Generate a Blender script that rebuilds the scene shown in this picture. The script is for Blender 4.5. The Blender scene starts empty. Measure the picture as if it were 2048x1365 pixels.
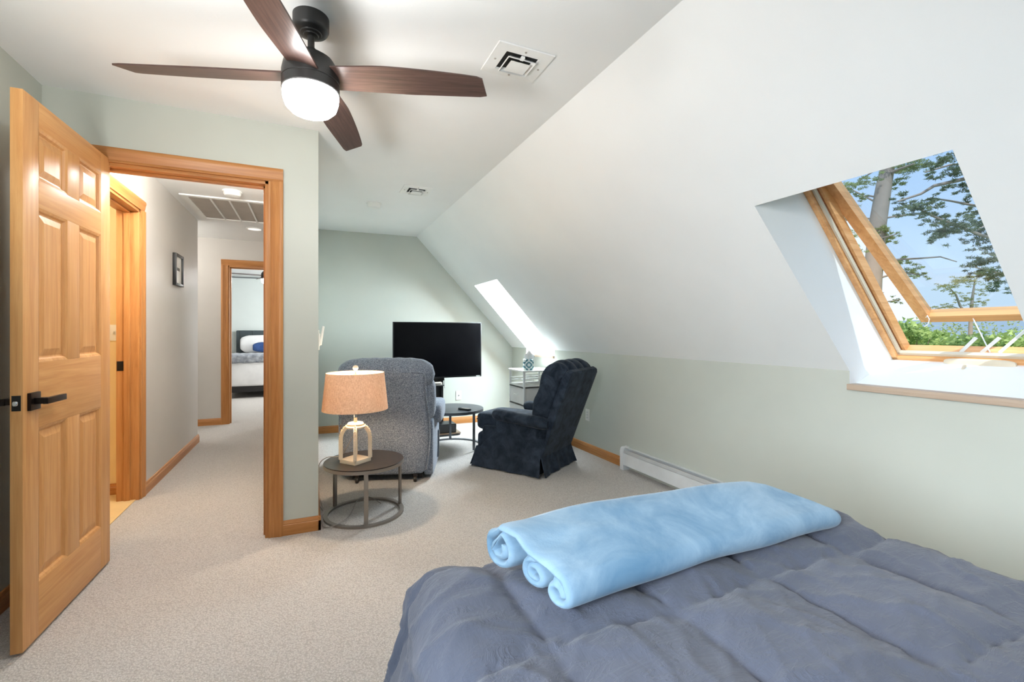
import bpy, bmesh, math, random
from mathutils import Vector, Matrix, noise
PI = math.pi
random.seed(7)
SC = bpy.context.scene
COL = SC.collection
V = Vector

# ------------------------------------------------------------------ materials
MATS = {}
def srgb(r, g, b):
    f = lambda c: (c/255/12.92) if c/255 <= .04045 else ((c/255+.055)/1.055)**2.4
    return (f(r), f(g), f(b), 1)

class NT:
    def __init__(s, name):
        s.m = bpy.data.materials.new(name); s.m.use_nodes = True
        s.t = s.m.node_tree; s.n = s.t.nodes; s.l = s.t.links
        s.b = s.n['Principled BSDF']; s.out = s.n['Material Output']
        MATS[name] = s.m
    def node(s, typ, **kw):
        n = s.n.new(typ)
        for k, v in kw.items():
            if k in n.inputs: n.inputs[k].default_value = v
            else: setattr(n, k, v)
        return n
    def coords(s, scale=(1, 1, 1), rot=(0, 0, 0), kind='Object'):
        c = s.node('ShaderNodeTexCoord'); m = s.node('ShaderNodeMapping')
        m.inputs['Scale'].default_value = scale; m.inputs['Rotation'].default_value = rot
        s.l.new(c.outputs[kind], m.inputs['Vector']); return m.outputs['Vector']
    def noise(s, vec, scale, detail=3, rough=.5, dist=0):
        n = s.node('ShaderNodeTexNoise'); n.inputs['Scale'].default_value = scale
        n.inputs['Detail'].default_value = detail; n.inputs['Roughness'].default_value = rough
        n.inputs['Distortion'].default_value = dist
        s.l.new(vec, n.inputs['Vector']); return n.outputs['Fac']
    def ramp(s, fac, stops):
        r = s.node('ShaderNodeValToRGB'); e = r.color_ramp.elements
        while len(e) < len(stops): e.new(.5)
        for el, (p, c) in zip(e, stops): el.position = p; el.color = c
        s.l.new(fac, r.inputs['Fac']); return r.outputs['Color']
    def bump(s, h, strength=.2, dist=.01, prev=None):
        b = s.node('ShaderNodeBump'); b.inputs['Strength'].default_value = strength
        b.inputs['Distance'].default_value = dist
        s.l.new(h, b.inputs['Height'])
        if prev: s.l.new(prev, b.inputs['Normal'])
        s.l.new(b.outputs['Normal'], s.b.inputs['Normal']); return b.outputs['Normal']
    def col(s, c): s.l.new(c, s.b.inputs['Base Color'])
    def set(s, **kw):
        names = dict(color='Base Color', rough='Roughness', metal='Metallic', spec='Specular IOR Level',
                     sheen='Sheen Weight', trans='Transmission Weight', sub='Subsurface Weight', coat='Coat Weight')
        for k, v in kw.items(): s.b.inputs[names[k]].default_value = v
        return s

def mul(c, f): return (c[0]*f, c[1]*f, c[2]*f, 1)

def paint(name, c, rough=.55, bump=.05, scale=60, var=.03, big=0):
    t = NT(name); v = t.coords()
    f = t.noise(v, scale, 4, .6)
    g = t.noise(v, 3, 2)
    t.col(t.ramp(g, [(.3, mul(c, 1-var)), (.7, mul(c, 1+var))]))
    n = t.bump(f, bump, .003)
    if big:
        k = t.noise(v, 22, 5, .65, .8)
        t.bump(t.ramp(k, [(.45, (0, 0, 0, 1)), (.62, (1, 1, 1, 1))]), big, .004, n)
    t.set(rough=rough, spec=.3)
    return t.m

def wood(name, axis, c1, c2, c3, rough=.42, scale=1.0, coat=.08):
    t = NT(name)
    sc = [22*scale]*3; sc[axis] = 1.1*scale
    v = t.coords(tuple(sc))
    f = t.noise(v, 1.6, 6, .6, .9)
    sc2 = [160]*3; sc2[axis] = 5
    f2 = t.noise(t.coords(tuple(sc2)), 1.5, 3, .6)
    c = t.ramp(f, [(.25, c1), (.5, c2), (.75, c3)])
    mix = t.node('ShaderNodeMixRGB', blend_type='MULTIPLY'); mix.inputs['Fac'].default_value = .5
    t.l.new(c, mix.inputs['Color1'])
    t.l.new(t.ramp(f2, [(.3, (.86, .83, .79, 1)), (.6, (1, 1, 1, 1))]), mix.inputs['Color2'])
    t.col(mix.outputs['Color'])
    t.bump(f2, .06, .001)
    t.set(rough=rough, coat=coat, spec=.4); t.b.inputs['Coat Roughness'].default_value = .25
    return t.m

def plain(name, c, rough=.5, metal=0, bump=0, scale=80, spec=.5, **kw):
    t = NT(name); v = t.coords()
    g = t.noise(v, 6, 3)
    t.col(t.ramp(g, [(.3, mul(c, .94)), (.7, mul(c, 1.05))]))
    if bump: t.bump(t.noise(v, scale, 4), bump, .002)
    t.set(rough=rough, metal=metal, spec=spec, **kw)
    return t.m

M = {}
M['ceiling'] = paint('ceiling_paint', srgb(240, 241, 239), .7, .04, 70, .012, .05)
M['sage'] = paint('sage_wall_paint', srgb(196, 199, 189), .42, .05, 80, .02)
M['greige'] = paint('greige_wall_paint', srgb(205, 200, 193), .42, .05, 80, .02)
M['pale'] = paint('pale_mint_wall_paint', srgb(226, 234, 231), .5, .05, 80, .015)
M['cream'] = paint('cream_bathroom_paint', srgb(240, 214, 165), .5, .05, 80, .02)
M['white'] = plain('white_plastic', srgb(238, 238, 234), .4)
M['offwhite'] = plain('white_enamel', srgb(228, 230, 230), .35)
OA = (srgb(198, 138, 78), srgb(212, 156, 96), srgb(224, 172, 112))
DA = (srgb(164, 106, 54), srgb(186, 126, 70), srgb(202, 144, 86))
for i, a in enumerate('xyz'):
    M['door'+a] = wood('honey_fir_'+a, i, *OA)
    M['trim'+a] = wood('cherry_trim_'+a, i, *DA)
    M['sash'+a] = wood('pine_window_wood_'+a, i, srgb(196, 138, 84), srgb(218, 160, 104), srgb(232, 180, 126), .4)
    M['blade'+a] = wood('espresso_blade_'+a, i, srgb(52, 38, 34), srgb(78, 58, 52), srgb(98, 76, 68), .33, 2.2, .15)
M['sill'] = wood('weathered_sill_wood', 1, srgb(168, 146, 126), srgb(186, 164, 144), srgb(198, 178, 158), .5)
M['dark_top'] = wood('dark_table_top', 0, srgb(30, 25, 22), srgb(46, 37, 32), srgb(62, 50, 43), .28, .8, .2)
M['black_top'] = wood('charcoal_table_top', 0, srgb(42, 43, 46), srgb(56, 58, 62), srgb(68, 70, 74), .4, .8, .1)
M['black'] = plain('black_metal', srgb(24, 23, 22), .38, .3)
M['bronze'] = plain('dark_bronze', srgb(36, 27, 24), .3, .7)
M['gunmetal'] = plain('brushed_gunmetal', srgb(150, 141, 132), .45, .6, .05, 200)
M['greymetal'] = plain('grey_steel', srgb(104, 108, 114), .42, .6)
M['fan_black'] = plain('matte_black_fan_metal', srgb(52, 51, 50), .42, .35)
M['chrome'] = plain('chrome', srgb(210, 212, 214), .15, 1)
M['plastic_black'] = plain('black_plastic', srgb(17, 17, 18), .35)
M['charcoal'] = plain('charcoal_rubber', srgb(30, 29, 29), .6)
M['beige'] = plain('beige_plastic', srgb(206, 194, 172), .45)
M['dark_hole'] = plain('dark_duct', srgb(20, 20, 20), .8)
M['slot'] = plain('outlet_slot', srgb(60, 58, 55), .6)
M['grille'] = plain('filter_grey', srgb(176, 168, 158), .7)
M['clad'] = plain('grey_cladding', srgb(92, 86, 82), .6)
M['tile'] = plain('bath_floor_tile', srgb(226, 196, 140), .4)
M['cable'] = plain('clear_grey_cord', srgb(150, 142, 134), .45)
M['bright_rubber'] = plain('castor_black', srgb(36, 30, 26), .5)

def carpet():
    t = NT('berber_carpet'); v = t.coords()
    vo = t.node('ShaderNodeTexVoronoi'); vo.inputs['Scale'].default_value = 130
    t.l.new(v, vo.inputs['Vector'])
    n1 = t.noise(v, 260, 2); n2 = t.noise(v, 1.3, 3)
    c = t.ramp(n1, [(.3, srgb(180, 174, 166)), (.7, srgb(222, 216, 210))])
    mix = t.node('ShaderNodeMixRGB', blend_type='MULTIPLY'); mix.inputs['Fac'].default_value = 1
    t.l.new(c, mix.inputs['Color1'])
    t.l.new(t.ramp(n2, [(.3, (.95, .95, .95, 1)), (.7, (1.03, 1.02, 1.01, 1))]), mix.inputs['Color2'])
    mix2 = t.node('ShaderNodeMixRGB', blend_type='MULTIPLY'); mix2.inputs['Fac'].default_value = 1
    t.l.new(mix.outputs['Color'], mix2.inputs['Color1'])
    t.l.new(t.ramp(vo.outputs['Distance'], [(.2, (1, 1, 1, 1)), (.75, (.74, .73, .72, 1))]), mix2.inputs['Color2'])
    t.col(mix2.outputs['Color'])
    inv = t.node('ShaderNodeMath', operation='MULTIPLY'); inv.inputs[1].default_value = -1
    t.l.new(vo.outputs['Distance'], inv.inputs[0])
    t.bump(inv.outputs[0], .6, .006)
    t.set(rough=.95, spec=.1, sheen=.3)
    return t.m
M['carpet'] = carpet()

def tweed(name, cs, sc=420):
    t = NT(name); v = t.coords()
    a = t.noise(t.coords((1, 1, .35)), sc*.55, 2, .7); b = t.noise(t.coords((.35, .35, 1.2)), sc*.6, 2, .7)
    mx = t.node('ShaderNodeMath', operation='ADD'); t.l.new(a, mx.inputs[0]); t.l.new(b, mx.inputs[1])
    hf = t.node('ShaderNodeMath', operation='MULTIPLY'); hf.inputs[1].default_value = .5
    t.l.new(mx.outputs[0], hf.inputs[0])
    t.col(t.ramp(hf.outputs[0], [(.38, cs[0]), (.5, cs[1]), (.62, cs[2])]))
    t.bump(hf.outputs[0], .35, .002)
    t.set(rough=.9, spec=.15, sheen=.25)
    return t.m
M['tweed'] = tweed('blue_grey_tweed', (srgb(80, 87, 100), srgb(124, 132, 146), srgb(172, 179, 190)), 460)
M['linen'] = None

def velvet(name, c1, c2, sheen=.6, sc=9):
    t = NT(name); v = t.coords()
    n = t.noise(v, sc, 5, .65, .6)
    t.col(t.ramp(n, [(.3, c1), (.7, c2)]))
    t.bump(t.noise(v, 240, 3, .7), .25, .002)
    t.set(rough=.85, spec=.1, sheen=sheen); t.b.inputs['Sheen Roughness'].default_value = .35
    return t.m
M['navy'] = velvet('navy_chenille', srgb(26, 34, 44), srgb(60, 70, 84), .15, 11)
M['plush'] = velvet('sky_blue_plush', srgb(96, 131, 158), srgb(147, 172, 191), .25, 5.5)
M['grey_throw'] = velvet('grey_knit', srgb(120, 126, 134), srgb(180, 184, 190), .2, 14)
M['navy_pillow'] = velvet('navy_pillow_fabric', srgb(44, 66, 110), srgb(66, 92, 142), .2, 9)
M['bedwhite'] = plain('white_cotton', srgb(240, 240, 240), .8, bump=.1, scale=30)
M['headboard'] = plain('charcoal_upholstery', srgb(74, 84, 88), .8, bump=.1)
M['drawer'] = plain('grey_drawer_fabric', srgb(216, 216, 214), .85, bump=.2, scale=200)

def duvet():
    t = NT('slate_blue_cotton'); v = t.coords()
    n = t.noise(v, 4, 3)
    t.col(t.ramp(n, [(.3, srgb(75, 79, 92)), (.7, srgb(87, 91, 105))]))
    w = t.noise(t.coords((1.0, 2.6, 1), (0, 0, .55)), 9, 5, .62, 1.4)
    r = t.ramp(w, [(.44, (0, 0, 0, 1)), (.5, (1, 1, 1, 1)), (.56, (0, 0, 0, 1))])
    nb = t.bump(r, .3, .006)
    w2 = t.noise(t.coords((3, 1, 1), (0, 0, -.4)), 14, 4, .6, 1)
    t.bump(w2, .25, .008, nb)
    t.set(rough=.75, spec=.2, sheen=.2)
    return t.m
M['duvet'] = duvet()

def emis(name, c, s):
    t = NT(name)
    t.set(color=c); t.b.inputs['Emission Color'].default_value = c
    t.b.inputs['Emission Strength'].default_value = s
    return t.m

def shade_mat():
    t = NT('linen_lampshade'); v = t.coords()
    a = t.noise(t.coords((1, 1, .12)), 320, 2); b = t.noise(t.coords((.2, .2, 1)), 420, 2)
    mx = t.node('ShaderNodeMath', operation='MULTIPLY'); t.l.new(a, mx.inputs[0]); t.l.new(b, mx.inputs[1])
    c = t.ramp(mx.outputs[0], [(.12, srgb(206, 176, 148)), (.38, srgb(240, 218, 194))])
    t.col(c)
    tr = t.node('ShaderNodeBsdfTranslucent'); t.l.new(c, tr.inputs['Color'])
    mix = t.node('ShaderNodeMixShader'); mix.inputs['Fac'].default_value = .24
    t.l.new(t.b.outputs[0], mix.inputs[1]); t.l.new(tr.outputs[0], mix.inputs[2])
    t.l.new(mix.outputs[0], t.out.inputs['Surface'])
    t.bump(mx.outputs[0], .2, .002)
    t.set(rough=.9, spec=.1)
    return t.m
M['shade'] = shade_mat()

def glass(name, tint, gl=.06):
    t = NT(name)
    tr = t.node('ShaderNodeBsdfTransparent'); tr.inputs['Color'].default_value = tint
    g = t.node('ShaderNodeBsdfGlossy'); g.inputs['Roughness'].default_value = .02
    mix = t.node('ShaderNodeMixShader'); mix.inputs['Fac'].default_value = gl
    t.l.new(tr.outputs[0], mix.inputs[1]); t.l.new(g.outputs[0], mix.inputs[2])
    t.l.new(mix.outputs[0], t.out.inputs['Surface'])
    return t.m
M['glass'] = glass('tinted_pane_glass', (.60, .74, .86, 1))
M['picglass'] = glass('picture_glass', (.95, .95, .95, 1), .1)

def leaf(name, c1, c2, sc=3):
    t = NT(name); v = t.coords()
    c = t.ramp(t.noise(v, sc, 3), [(.3, c1), (.7, c2)])
    t.col(c)
    tr = t.node('ShaderNodeBsdfTranslucent'); t.l.new(c, tr.inputs['Color'])
    mix = t.node('ShaderNodeMixShader'); mix.inputs['Fac'].default_value = .35
    t.l.new(t.b.outputs[0], mix.inputs[1]); t.l.new(tr.outputs[0], mix.inputs[2])
    t.l.new(mix.outputs[0], t.out.inputs['Surface'])
    t.set(rough=.6, spec=.2)
    return t.m
M['needle'] = leaf('pine_needles', srgb(112, 124, 84), srgb(164, 170, 112))
M['needle2'] = leaf('dark_pine_needles', srgb(92, 104, 82), srgb(132, 140, 104))
M['needle3'] = leaf('olive_needles', srgb(138, 140, 90), srgb(186, 170, 108))
M['leafy'] = leaf('bush_leaves', srgb(112, 142, 84), srgb(176, 194, 120))
M['bark'] = plain('pine_bark', srgb(146, 130, 118), .9, bump=.6, scale=14)
M['hill'] = plain('far_hill_haze_tint', srgb(98, 116, 130), .95)  # distance haze put into the base colour as a blue tint
M['grass'] = plain('field_grass', srgb(120, 140, 90), .95)

# ------------------------------------------------------------------ mesh tools
class MB:
    def __init__(s): s.bm = bmesh.new()
    def _add(s, verts, faces, mat=None):
        vs = [s.bm.verts.new(mat @ V(v) if mat else V(v)) for v in verts]
        out = []
        for f in faces:
            if len(set(f)) < 3: continue
            try: out.append(s.bm.faces.new([vs[i] for i in f]))
            except ValueError: pass
        return vs, out
    def box(s, x0, x1, y0, y1, z0, z1, bev=0, mat=None, seg=2):
        v = [(x0, y0, z0), (x1, y0, z0), (x1, y1, z0), (x0, y1, z0), (x0, y0, z1), (x1, y0, z1), (x1, y1, z1), (x0, y1, z1)]
        f = [(0, 3, 2, 1), (4, 5, 6, 7), (0, 1, 5, 4), (1, 2, 6, 5), (2, 3, 7, 6), (3, 0, 4, 7)]
        vs, fs = s._add(v, f, mat)
        if bev:
            es = list({e for q in fs for e in q.edges})
            bmesh.ops.bevel(s.bm, geom=es, offset=bev, segments=seg, affect='EDGES', profile=.6)
        return s
    def quad(s, a, b, c, d): s._add([a, b, c, d], [(0, 1, 2, 3)]); return s
    def tri(s, a, b, c): s._add([a, b, c], [(0, 1, 2)]); return s
    def lathe(s, prof, c=(0, 0, 0), seg=32, mat=None, cap=True):
        n = len(prof); vs = []; fs = []
        for r, z in prof:
            for k in range(seg):
                a = 2*PI*k/seg; vs.append((c[0]+r*math.cos(a), c[1]+r*math.sin(a), c[2]+z))
        for i in range(n-1):
            for k in range(seg):
                k2 = (k+1) % seg
                fs.append((i*seg+k, i*seg+k2, (i+1)*seg+k2, (i+1)*seg+k))
        if cap:
            if prof[0][0] > 1e-5: fs.append(tuple(range(seg))[::-1])
            if prof[-1][0] > 1e-5: fs.append(tuple((n-1)*seg+k for k in range(seg)))
        s._add(vs, fs, mat)
        bmesh.ops.remove_doubles(s.bm, verts=s.bm.verts, dist=1e-6)
        return s
    def rings(s, rings, closed=False, cap=True, mat=None):
        n = len(rings); m = len(rings[0])
        vs = [p for r in rings for p in r]; fs = []
        for i in range(n if closed else n-1):
            j = (i+1) % n
            for k in range(m):
                k2 = (k+1) % m
                fs.append((i*m+k, i*m+k2, j*m+k2, j*m+k))
        if cap and not closed:
            fs.append(tuple(range(m))[::-1]); fs.append(tuple((n-1)*m+k for k in range(m)))
        s._add(vs, fs, mat); return s
    def tube(s, path, r, seg=10, closed=False, mat=None):
        P = [V(p) for p in path]; n = len(P); rs = []
        rad = r if isinstance(r, (list, tuple)) else [r]*n
        up = None
        for i in range(n):
            if closed: t = (P[(i+1) % n]-P[i-1]).normalized()
            else: t = (P[min(i+1, n-1)]-P[max(i-1, 0)]).normalized()
            if up is None:
                up = V((0, 0, 1)) if abs(t.z) < .9 else V((1, 0, 0))
            a = t.cross(up).normalized(); b = a.cross(t).normalized(); up = b
            rs.append([P[i]+(a*math.cos(2*PI*k/seg)+b*math.sin(2*PI*k/seg))*rad[i] for k in range(seg)])
        return s.rings(rs, closed, True, mat)
    def bar(s, a, b, w, t, up=(0, 0, 1), bev=0):
        a, b = V(a), V(b); d = (b-a); L = d.length; d.normalize()
        u = V(up); x = d.cross(u)
        if x.length < 1e-4: x = d.cross(V((1, 0, 0)))
        x.normalize(); z = x.cross(d)
        m = Matrix((x, d, z)).transposed().to_4x4(); m.translation = a
        return s.box(-w/2, w/2, 0, L, -t/2, t/2, bev, m)
    def prism(s, poly, z0, z1, mat=None, bev=0):
        n = len(poly)
        v = [(x, y, z0) for x, y in poly]+[(x, y, z1) for x, y in poly]
        f = [tuple(range(n))[::-1], tuple(range(n, 2*n))]+[(i, (i+1) % n, n+(i+1) % n, n+i) for i in range(n)]
        vs, fs = s._add(v, f, mat)
        if bev:
            bmesh.ops.bevel(s.bm, geom=list({e for q in fs for e in q.edges}), offset=bev, segments=2, affect='EDGES', profile=.6)
        return s
    def sup(s, c, h, e=.35, n=16, mat=None, e2=None):
        """rounded cushion (superellipsoid)"""
        e2 = e if e2 is None else e2
        pw = lambda q, k: math.copysign(abs(q)**k, q)
        rs = []
        for i in range(1, n):
            ph = -PI/2+PI*i/n
            r = []
            for k in range(2*n):
                th = 2*PI*k/(2*n)
                r.append((c[0]+h[0]*pw(math.cos(ph), e)*pw(math.cos(th), e2), c[1]+h[1]*pw(math.cos(ph), e)*pw(math.sin(th), e2), c[2]+h[2]*pw(math.sin(ph), e)))
            rs.append(r)
        return s.rings(rs, False, True, mat)
    def build(s, name, mat, parent=None, smooth=True, ang=38, world=True, sub=0):
        bm = s.bm
        bmesh.ops.recalc_face_normals(bm, faces=bm.faces)
        if parent is not None and world:
            bmesh.ops.transform(bm, matrix=PM[parent.name].inverted(), verts=bm.verts)
        if smooth:
            for f in bm.faces: f.smooth = True
            for e in bm.edges:
                if len(e.link_faces) == 2 and e.calc_face_angle(0) > math.radians(ang): e.smooth = False
        me = bpy.data.meshes.new(name); bm.to_mesh(me); bm.free()
        o = bpy.data.objects.new(name, me); COL.objects.link(o)
        if mat is not None: me.materials.append(mat)
        if parent is not None:
            o.parent = parent
            PM[o.name] = PM[parent.name]
        else: PM[o.name] = Matrix.Identity(4)
        if sub:
            m = o.modifiers.new('subdivision', 'SUBSURF'); m.levels = sub; m.render_levels = sub
        return o
PM = {}
def tag(o, label, cat, group=None):
    o['label'] = label; o['category'] = cat
    if group: o['group'] = group
    return o
def thing(name, label, cat, loc=(0, 0, 0), rz=0, group=None, kind=None):
    o = bpy.data.objects.new(name, None); COL.objects.link(o)
    o.empty_display_size = .05
    o.location = loc; o.rotation_euler = (0, 0, rz)
    PM[o.name] = Matrix.Translation(loc) @ Matrix.Rotation(rz, 4, 'Z')
    if label: tag(o, label, cat, group)
    if kind: o['kind'] = kind
    return o
def struct(o, label=None, cat=None):
    o['kind'] = 'structure'
    if label: o['label'] = label
    if cat: o['category'] = cat
    return o

# ------------------------------------------------------------------ room numbers
H = 2.43; YD = 3.013; XE = .053; XL = -1.21; XC = 1.261; XK = 2.568; ZK = 1.002; YB = -1.05
YF0 = 5.87; YF1 = 5.75       # far wall, its left and right end
OX0, OX1, OZ = -1.03, -.215, 2.075   # doorway into the hall
SD = V((XK-XC, 0, ZK-H)).normalized()          # down the slope
SN = V((-SD.z, 0, SD.x))                       # outward normal of the roof
if SN.x < 0: SN = -SN
def slope_pt(x, y, d=0):
    z = H+(x-XC)/(XK-XC)*(ZK-H)
    return V((x, y, z))+SN*d

struct(MB().box(-3.6, XK+.02, YB-.1, 12.0, -.12, 0).build('floor', M['carpet'], smooth=False), 'beige looped carpet covering bedroom and hall', 'carpet')
m = MB(); m.box(-3.6, XC, YB-.1, 12.0, H, H+.1)
struct(m.build('ceiling', M['ceiling'], smooth=False), 'flat white textured ceiling', 'ceiling')

SKY = [(.745, 1.445), (4.56, 5.29)]      # the two skylight wells along the slope
XT, ZS = 1.857, .935
def P3(x, y): return tuple(slope_pt(x, y))
m = MB()
ys = [YB, SKY[0][0], SKY[0][1], SKY[1][0], SKY[1][1], YF0]
for i in range(5):
    a, b = ys[i], ys[i+1]
    xe = XT if i in (1, 3) else XK
    m.quad(P3(XC, a), P3(XC, b), P3(xe, b), P3(xe, a))
struct(m.build('ceiling_slope', M['ceiling'], smooth=False), 'white sloped attic ceiling with two skylight wells', 'ceiling')
m = MB()
for i in range(5):
    a, b = ys[i], ys[i+1]
    zt = ZS if i in (1, 3) else ZK
    m.quad((XK, a, 0), (XK, b, 0), (XK, b, zt), (XK, a, zt))
struct(m.build('wall_right', M['sage'], smooth=False), 'low sage green knee wall under the slope', 'wall')
# partition with the doorway
T = .12
m = MB()
m.box(XL-.1, OX0, YD, YD+T, 0, H).box(OX0, OX1, YD, YD+T, OZ, H).box(OX1, XE, YD, YD+T, 0, H)
struct(m.build('wall_door', M['sage'], smooth=False), 'sage green wall around the open doorway', 'wall')
VY0, VY1, VZ0, VZ1 = -.80, .45, .85, 2.10      # opening for the added unseen window in the left wall
struct(MB().box(XL-.1, XL, YB-.1, VY0, 0, H).box(XL-.1, XL, VY1, YD, 0, H).box(XL-.1, XL, VY0, VY1, 0, VZ0).box(XL-.1, XL, VY0, VY1, VZ1, H).build('wall_left', M['sage'], smooth=False), 'sage green wall behind the open door', 'wall')
m = MB(); m.box(XE-.02, XE, YD+T, 5.9, 0, H)
struct(m.build('wall_side', M['sage'], smooth=False))
m = MB()
m._add([(XE-.02, YF0, 0), (XK+.02, YF1, 0), (XK+.02, YF1, ZK), (XC, YF0-.055, H), (XE-.02, YF0, H),
        (XE-.02, YF0+.1, 0), (XK+.02, YF1+.1, 0), (XK+.02, YF1+.1, ZK), (XC, YF0+.045, H), (XE-.02, YF0+.1, H)],
       [(0, 1, 2, 3, 4), (9, 8, 7, 6, 5), (0, 5, 6, 1), (1, 6, 7, 2), (2, 7, 8, 3), (3, 8, 9, 4), (4, 9, 5, 0)])
struct(m.build('wall_far', M['sage'], smooth=False), 'sage green gable wall behind the television', 'wall')
# gable wall behind the bed, with an opening for the added window
WX0, WX1, WZ0, WZ1 = -.75, .95, .95, 2.15
m = MB()
m.box(XL-.1, WX0, YB-.1, YB, 0, H).box(WX1, XC, YB-.1, YB, 0, H).box(WX0, WX1, YB-.1, YB, 0, WZ0).box(WX0, WX1, YB-.1, YB, WZ1, H)
m._add([(XC, YB, 0), (XK, YB, 0), (XK, YB, ZK), (XC, YB, H)], [(0, 1, 2, 3)])
struct(m.build('wall_back', M['sage'], smooth=False))

# ---- hall, bathroom, second bedroom
XH = -1.112; HB0, HB1 = 3.35, 4.09
m = MB()
m.box(XH-.13, XH, YD+T, HB0, 0, H).box(XH-.13, XH, HB1, 5.96, 0, H).box(XH-.13, XH, HB0, HB1, 2.085, H)
struct(m.build('wall_hall_left', M['greige'], smooth=False), 'pale greige wall of the hall with a framed picture', 'wall')
m = MB(); m.box(XE-.12, XE-.02, YD+T, 6.98, 0, H)
struct(m.build('wall_hall_right', M['greige'], smooth=False))
BX0, BX1, BZ = -.969, -.19, 2.085
m = MB(); m.box(-3.6, BX0, 6.98, 7.1, 0, H).box(BX1, 1.2, 6.98, 7.1, 0, H).box(BX0, BX1, 6.98, 7.1, BZ, H)
struct(m.build('wall_hall_end', M['greige'], smooth=False), 'greige wall at the end of the hall', 'wall')
m = MB(); m.box(-3.7, -3.6, 2.9, 12, 0, H)
m.box(-3.6, XH-.13, 5.86, 5.96, 0, H)
struct(m.build('wall_hall_return', M['greige'], smooth=False))
m = MB(); m.box(-2.8, XH-.13, 4.27, 4.37, 0, H).box(-2.8, -2.7, YD, 4.27, 0, H).box(-2.8, XL-.1, YD, YD+T, 0, H)
struct(m.build('wall_bathroom', M['cream'], smooth=False), 'cream bathroom wall seen past the door jamb', 'wall')
struct(MB().box(-2.7, XH-.02, YD+T, 4.27, 0, .006).build('floor_bathroom', M['tile'], smooth=False))
m = MB(); m.box(-3.6, 1.3, 11.5, 11.6, 0, H).box(1.2, 1.3, 7.1, 11.5, 0, H)
struct(m.build('wall_bedroom', M['pale'], smooth=False), 'pale mint wall of the far bedroom', 'wall')
struct(MB().box(-3.6, 1.2, 11.485, 11.5, H-.03, H-.012).build('trim_bedroom', M['greymetal'], smooth=False))

# ---- trims
def casing_profile_bar(m, a, b, w, t, out, side):
    """flat casing with a raised outer band; a,b ends, out = unit normal off the wall, side = unit vec to outer edge"""
    a, b, out, side = V(a), V(b), V(out), V(side)
    prof = [(-w/2, 0), (-w/2, t*.55), (-w*.36, t*.55), (-w*.32, t*.42), (-w*.2, t*.62), (w*.16, t*.85), (w*.22, t), (w*.4, t), (w/2, t*.8), (w/2, 0)]
    r = [[p+side*x+out*y for x, y in prof] for p in (a, b)]
    m.rings(r)
CW = .077
def doorway(name, label, x0, x1, zt, wallpt, out, axis, depth, mats, right=True, left=True, stop=True):
    """casing + jamb round an opening. axis 0: opening runs along x at y=wallpt; axis 1: along y at x=wallpt"""
    o = V((0, out, 0)) if axis == 0 else V((out, 0, 0))
    ax = V((1, 0, 0)) if axis == 0 else V((0, 1, 0))
    def W(s, z): return V((s, wallpt, z)) if axis == 0 else V((wallpt, s, z))
    root = thing(name, label, 'door frame', W((x0+x1)/2, 0), kind='structure')
    vm, hm = mats
    for s, sd, on in ((x0-CW/2, -1, left), (x1+CW/2, 1, right)):
        if on:
            m = MB(); casing_profile_bar(m, W(s, 0), W(s, zt+CW*.02), CW, .018, o, ax*sd); m.build('side_casing', vm, root)
    m = MB(); casing_profile_bar(m, W(x0-CW, zt+CW/2), W(x1+CW, zt+CW/2), CW, .018, o, V((0, 0, 1))); m.build('head_casing', hm, root)
    jt = .018
    def jb(s0, s1, z0, z1, d0, d1):
        mm = MB(); a = W(s0, z0)-o*d0; b = W(s1, z1)-o*d1
        mm.box(min(a.x, b.x), max(a.x, b.x), min(a.y, b.y), max(a.y, b.y), z0, z1, .001); return mm
    jb(x0, x0+jt, 0, zt, -.002, depth).build('jamb', vm, root)
    jb(x1-jt, x1, 0, zt, -.002, depth).build('jamb', vm, root)
    jb(x0, x1, zt-jt, zt, -.002, depth).build('head_jamb', hm, root)
    if stop:
        jb(x0+jt, x0+jt+.012, 0, zt-jt, .05, .085).build('door_stop', vm, root)
        jb(x1-jt-.012, x1-jt, 0, zt-jt, .05, .085).build('door_stop', vm, root)
        jb(x0+jt, x1-jt, zt-jt-.012, zt-jt, .05, .085).build('door_stop', hm, root)
    return root
doorway('trim_1', 'wide cherry door frame around the open doorway', OX0, OX1, OZ+.012, YD, -1, 0, T, (M['trimz'], M['trimx']))
r = doorway('trim_2', 'orange wood door frame in the hall left wall', HB0, HB1, 2.085, XH, 1, 1, .13, (M['trimz'], M['trimy']))
m = MB(); m.box(-1.238, -1.19, HB1-.0205, HB1-.016, .93, .998, .001)
m.build('strike_plate', M['black'], r)
doorway('trim_3', 'wood door frame at the far end of the hall', BX0, BX1, BZ, 6.98, -1, 0, T, (M['trimz'], M['trimx']))

def baseboard(name, a, b, out, mat, h=.086, t=.014, label=None):
    a, b, out = V((*a, 0)), V((*b, 0)), V((*out, 0)).normalized()
    prof = [(0, 0), (t, 0), (t, h*.70), (t*.75, h*.74), (t*.85, h*.80), (t*.45, h*.97), (0, h)]
    m = MB(); m.rings([[p+out*x+V((0, 0, z)) for x, z in prof] for p in (a, b)])
    return struct(m.build(name, mat, ang=25), label)
bx, by = M['trimx'], M['trimy']
baseboard('baseboard_door', (OX1+CW, YD), (XE+.014, YD), (0, -1), bx)
baseboard('baseboard_side', (XE, YD-.014), (XE, YF0), (1, 0), by)
baseboard('baseboard_far', (XE, YF0), (XK, YF1), (-.05, -1), bx)
baseboard('baseboard_right', (XK, 3.285), (XK, YF1), (-1, 0), by)
baseboard('baseboard_left', (XL, YB), (XL, YD), (1, 0), by)
baseboard('baseboard_hall_left', (XH, HB1+CW), (XH, 5.974), (1, 0), by)
baseboard('baseboard_hall_end', (-3.6, 6.98), (BX0-CW, 6.98), (0, -1), bx)
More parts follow.
